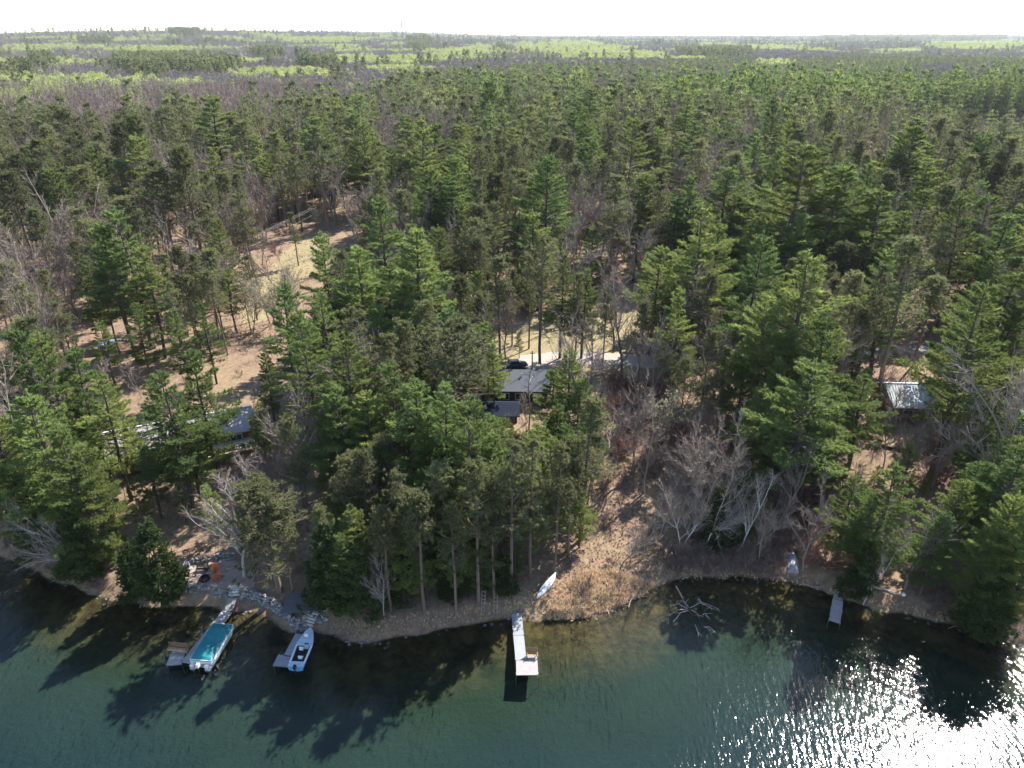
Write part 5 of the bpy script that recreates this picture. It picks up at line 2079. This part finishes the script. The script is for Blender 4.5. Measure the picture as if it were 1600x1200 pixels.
rb_ = roof_thing((1462, 598), 5.2, "long_building", "long building with pale green metal roof behind leaning pine", -.045, "building")
gable(rb_, 15.5, 8.4, 3.0, 1.9, .5, M_WALLB, M_METAL, seams=36, ridge=M_ROOFW, windows=((-1, -5.5, 1.6, 1.4, 1.1), (-1, -1.5, 1.6, 1.4, 1.1), (-1, 3, 1.6, 1.8, 1.1)), door=(-1, 6))
rb2 = roof_thing((1618, 612), 4.8, "long_building", "building at the right edge with teal and white metal roof", -.05, "building")
gable(rb2, 11.5, 8.0, 2.8, 1.8, .5, M_WALLG, M_METALB, seams=26, windows=((-1, -3.5, 1.5, 1.4, 1.0), (-1, 1, 1.5, 1.4, 1.0)), door=(-1, 4))
sh_ = roof_thing((168, 529), 2.6, "shed", "low shed with flat pale blue roof between pine trunks", .15, "shed")
gable(sh_, 3.4, 2.6, 1.8, .5, .25, M_WALLB, plain("pale_blue_roof", (.22, .27, .32), .95, spec=.05, var=.1), windows=((-1, -1, 1.2, .7, .6),), door=(-1, 1.1))
for (px, py, lb, L_, rz, rm) in ((1372, 159, "far small house with pale roof at the pond shore", 9, .1, M_ROOFW), (1428, 172, "far cabin with brown roof above the pond bank", 8, -.1, M_ROOFM), (1560, 205, "far cabin with pale roof on the near side of the pond", 8, .2, M_ROOFW), (1235, 190, "far grey roofed cabin left of the pond", 8, .1, M_ROOFG)):
    fh = roof_thing((px, py), 5.0, "far_house", lb, rz, "house")
    gable(fh, L_, 7, 2.8, 1.8, .5, M_WALLG, rm, windows=((-1, -2, 1.5, 1.3, 1.0), (-1, 1.5, 1.5, 1.3, 1.0)), door=(-1, 0))

# parked car behind the cabin
p = G(806, 575)
car = thing("parked_car", "dark car parked on the gravel behind the cabin roof", "car", (p[0], p[1], HT(p[0], p[1]) + .10), .25)
secs = [(-2.2, .55, .62, .80), (-1.9, .35, .85, .86), (-.9, .35, .92, .9), (.9, .35, .95, .9), (1.9, .38, .78, .86), (2.2, .5, .62, .78)]
g = Geo()
g.loft([[(x, -b, zl), (x, b, zl), (x, b, zh), (x, b * .93, zh + .06), (x, -b * .93, zh + .06), (x, -b, zh)] for x, zl, zh, b in secs])
g.obj("body", M_CARP, car)
g = Geo()
g.loft([[(x, -b, zl), (x, b, zl), (x * .8 - .05, b * .8, zh), (x * .8 - .05, -b * .8, zh)] for x, zl, zh, b in ((-1.7, .95, 1.0, .8), (-1.2, .95, 1.48, .8), (.6, .95, 1.5, .8), (1.3, .95, 1.02, .8))])
g.obj("cabin_glass", M_GLASS, car)
g = Geo()
g.box((-.3, 0, 1.5), (1.5, 1.22, .06))
g.obj("roof", M_CARP, car)
for sx in (-1.35, 1.35):
    for sy in (-.82, .82):
        g = Geo()
        g.tube([(sx, sy - .1, .33), (sx, sy + .1, .33)], .33, 14, True)
        wh = g.obj("wheel", M_BLACK, car)
        g = Geo()
        g.tube([(sx, sy - .115, .33), (sx, sy + .115, .33)], .19, 10, True)
        g.obj("rim", M_STEEL, wh)
for sy in (-.55, .55):
    g = Geo()
    g.box((2.19, sy, .66), (.05, .3, .14))
    g.obj("headlight", M_TRIM, car)

# timber edging of the right lawn, and the small chair below it
te = thing("timber_edging", "dark timber edging along the lawn strip at right", "edging")
EP = [G(1372, 698), G(1400, 702.5), G(1420, 706), G(1440, 711), G(1462, 713), G(1484, 715.5)]
for a, b in zip(EP[:-1], EP[1:]):
    for z in (.1, .3):
        d, s_, L_ = frame_at(a, b)
        g = Geo()
        g.box((0, 0, 0), (L_ - .03, .2, .2))
        part("timber", g.data("edging_timber", M_WALLD), te, tuple((a + b) / 2 + [0, 0, z]), (0, 0, math.atan2(d[1], d[0])))
lawn_chair(G(1461, 745), .8, "small pale blue lawn chair at the foot of the leaning pine", plain("pale_blue_plastic", (.55, .68, .75), .5, var=.05))

# ------------------------------------------------------------------ poles, wires, mast
p = G(831, 603)
up = thing("utility_pole", "thin dark utility pole standing in front of the grey cabin roof", "utility pole", p)
g = Geo()
g.tube([(0, 0, -.5), (0, 0, 6.8)], [.14, .10], 7, True)
g.obj("pole", M_WALLD, up)
g = Geo()
g.box((0, 0, 6.4), (.9, .1, .12))
g.obj("cross_arm", M_WALLD, up)
top1 = np.array([p[0], p[1], p[2] + 6.5])
qa = G(392, 430)
qb = G(575, 318)
poles = []
for (q, lb) in ((qa, "tall utility pole among trees at the near end of the clearing wires"), (qb, "tall utility pole among trees at the far end of the clearing wires")):
    u_ = thing("utility_pole", lb, "utility pole", q)
    g = Geo()
    g.tube([(0, 0, -.5), (0, 0, 9.5)], [.16, .12], 7, True)
    g.obj("pole", M_WALLB, u_)
    g = Geo()
    g.box((0, 0, 9.1), (2.0, .12, .12), .6)
    g.obj("cross_arm", M_WALLB, u_)
    poles.append(q)
for k, (ox, oz) in enumerate(((-.8, 9.2), (0, 9.25), (.8, 9.2), (0, 7.2))):
    a, b = poles[0] + [ox, ox * .6, oz], poles[1] + [ox, ox * .6, oz]
    g = Geo()
    tt = np.linspace(0, 1, 13)
    g.tube([a + (b - a) * t - np.array([0, 0, 1.5 * 4 * t * (1 - t) * .5]) for t in tt], .012, 4)
    tag(g.obj("power_line", M_WIRE), ["pale power line across the clearing, outer left of the top three", "pale power line across the clearing, middle of the top three", "pale power line across the clearing, outer right of the top three", "pale lower cable slung below the three clearing wires"][k], "wire", "wires over the clearing")
b = G(900, 545) + np.array([0, 0, 7.5])
for k, o_ in enumerate((-.35, .35)):
    g = Geo()
    a = top1 + [o_, 0, 0]
    g.tube([a + (b + [o_, 0, 0] - a) * t - np.array([0, 0, .5 * 4 * t * (1 - t)]) for t in np.linspace(0, 1, 9)], .022, 4)
    tag(g.obj("service_wire", M_WALLD), "dark service wire from the cabin pole towards the driveway, " + ("left one" if k == 0 else "right one"), "wire", "wires over the cabin")
D_ = 4200.0
M_MAST = plain("grey_mast_steel", (.16, .16, .17), .6)
x_ = (630 - 800) / FPX * D_ * .905
zb = HT(x_, D_)
mast = thing("radio_mast", "slender grey radio mast rising above the horizon", "radio mast", (x_, D_, zb))
HM = 166 - zb
for sx, sy in ((-2.3, -1.3), (2.3, -1.3), (0, 2.6)):
    g = Geo()
    g.tube([(sx, sy, -1), (sx * .5, sy * .5, HM)], 1.3, 4, True)
    g.obj("leg", M_MAST, mast)
for i in range(8):
    g = Geo()
    z0_, z1_ = HM * i / 8, HM * (i + 1) / 8
    for j in range(6):
        a0, a1 = z0_ + (z1_ - z0_) * j / 6, z0_ + (z1_ - z0_) * (j + 1) / 6
        cs_ = [(-2.3, -1.3), (2.3, -1.3), (0, 2.6)]
        for m in range(3):
            f0, f1 = 1 - .5 * a0 / HM, 1 - .5 * a1 / HM
            c0_, c1_ = cs_[m], cs_[(m + 1) % 3]
            g.tube([(c0_[0] * f0, c0_[1] * f0, a0), (c1_[0] * f1, c1_[1] * f1, a1)], .45, 3)
            g.tube([(c0_[0] * f1, c0_[1] * f1, a1), (c1_[0] * f1, c1_[1] * f1, a1)], .45, 3)
    g.obj("lattice_section", M_MAST, mast)

# broken snag in front of the cabin
snp = G(826, 672)
sn = thing("dead_snag", "twisted bleached dead snag rising in front of the cabin", "dead tree", snp)
g = Geo()
r = R_(909)
g.tube([(0, 0, -.5), (.2, 0, 4), (-.1, 0, 7.5), (.1, 0, 10.5)], [.16, .13, .10, .05], 6)
g.obj("trunk", B_DEAD, sn)
for k in range(11):
    z = r.uniform(6.0, 10.2)
    a = r.uniform(0, 6.28)
    L_ = r.uniform(.9, 2.3)
    c_, s2 = math.cos(a), math.sin(a)
    g = Geo()
    g.tube([(0, 0, z), (c_ * L_ * .5, s2 * L_ * .5, z + .2), (c_ * L_, s2 * L_, z + .1), (c_ * L_ * 1.2, s2 * L_ * 1.1, z + .7)], [.06, .05, .035, .015], 4)
    g.obj("limb", B_DEAD, sn)

# ------------------------------------------------------------------ air
def haze(density):
    m = bpy.data.materials.new("haze_air")
    t, nn, L = nodes_of(m)
    o = N(t, "ShaderNodeOutputMaterial")
    v = N(t, "ShaderNodeVolumePrincipled")
    v.inputs["Color"].default_value = (.90, .95, 1.0, 1)
    v.inputs["Density"].default_value = density
    v.inputs["Anisotropy"].default_value = .3
    L.new(v.outputs[0], o.inputs["Volume"])
    g = Geo()
    g.box((0, 7500, 86), (36000, 17000, 188))
    ob = g.obj("haze", m)
    ob["kind"] = "stuff"


haze(3.8e-5)
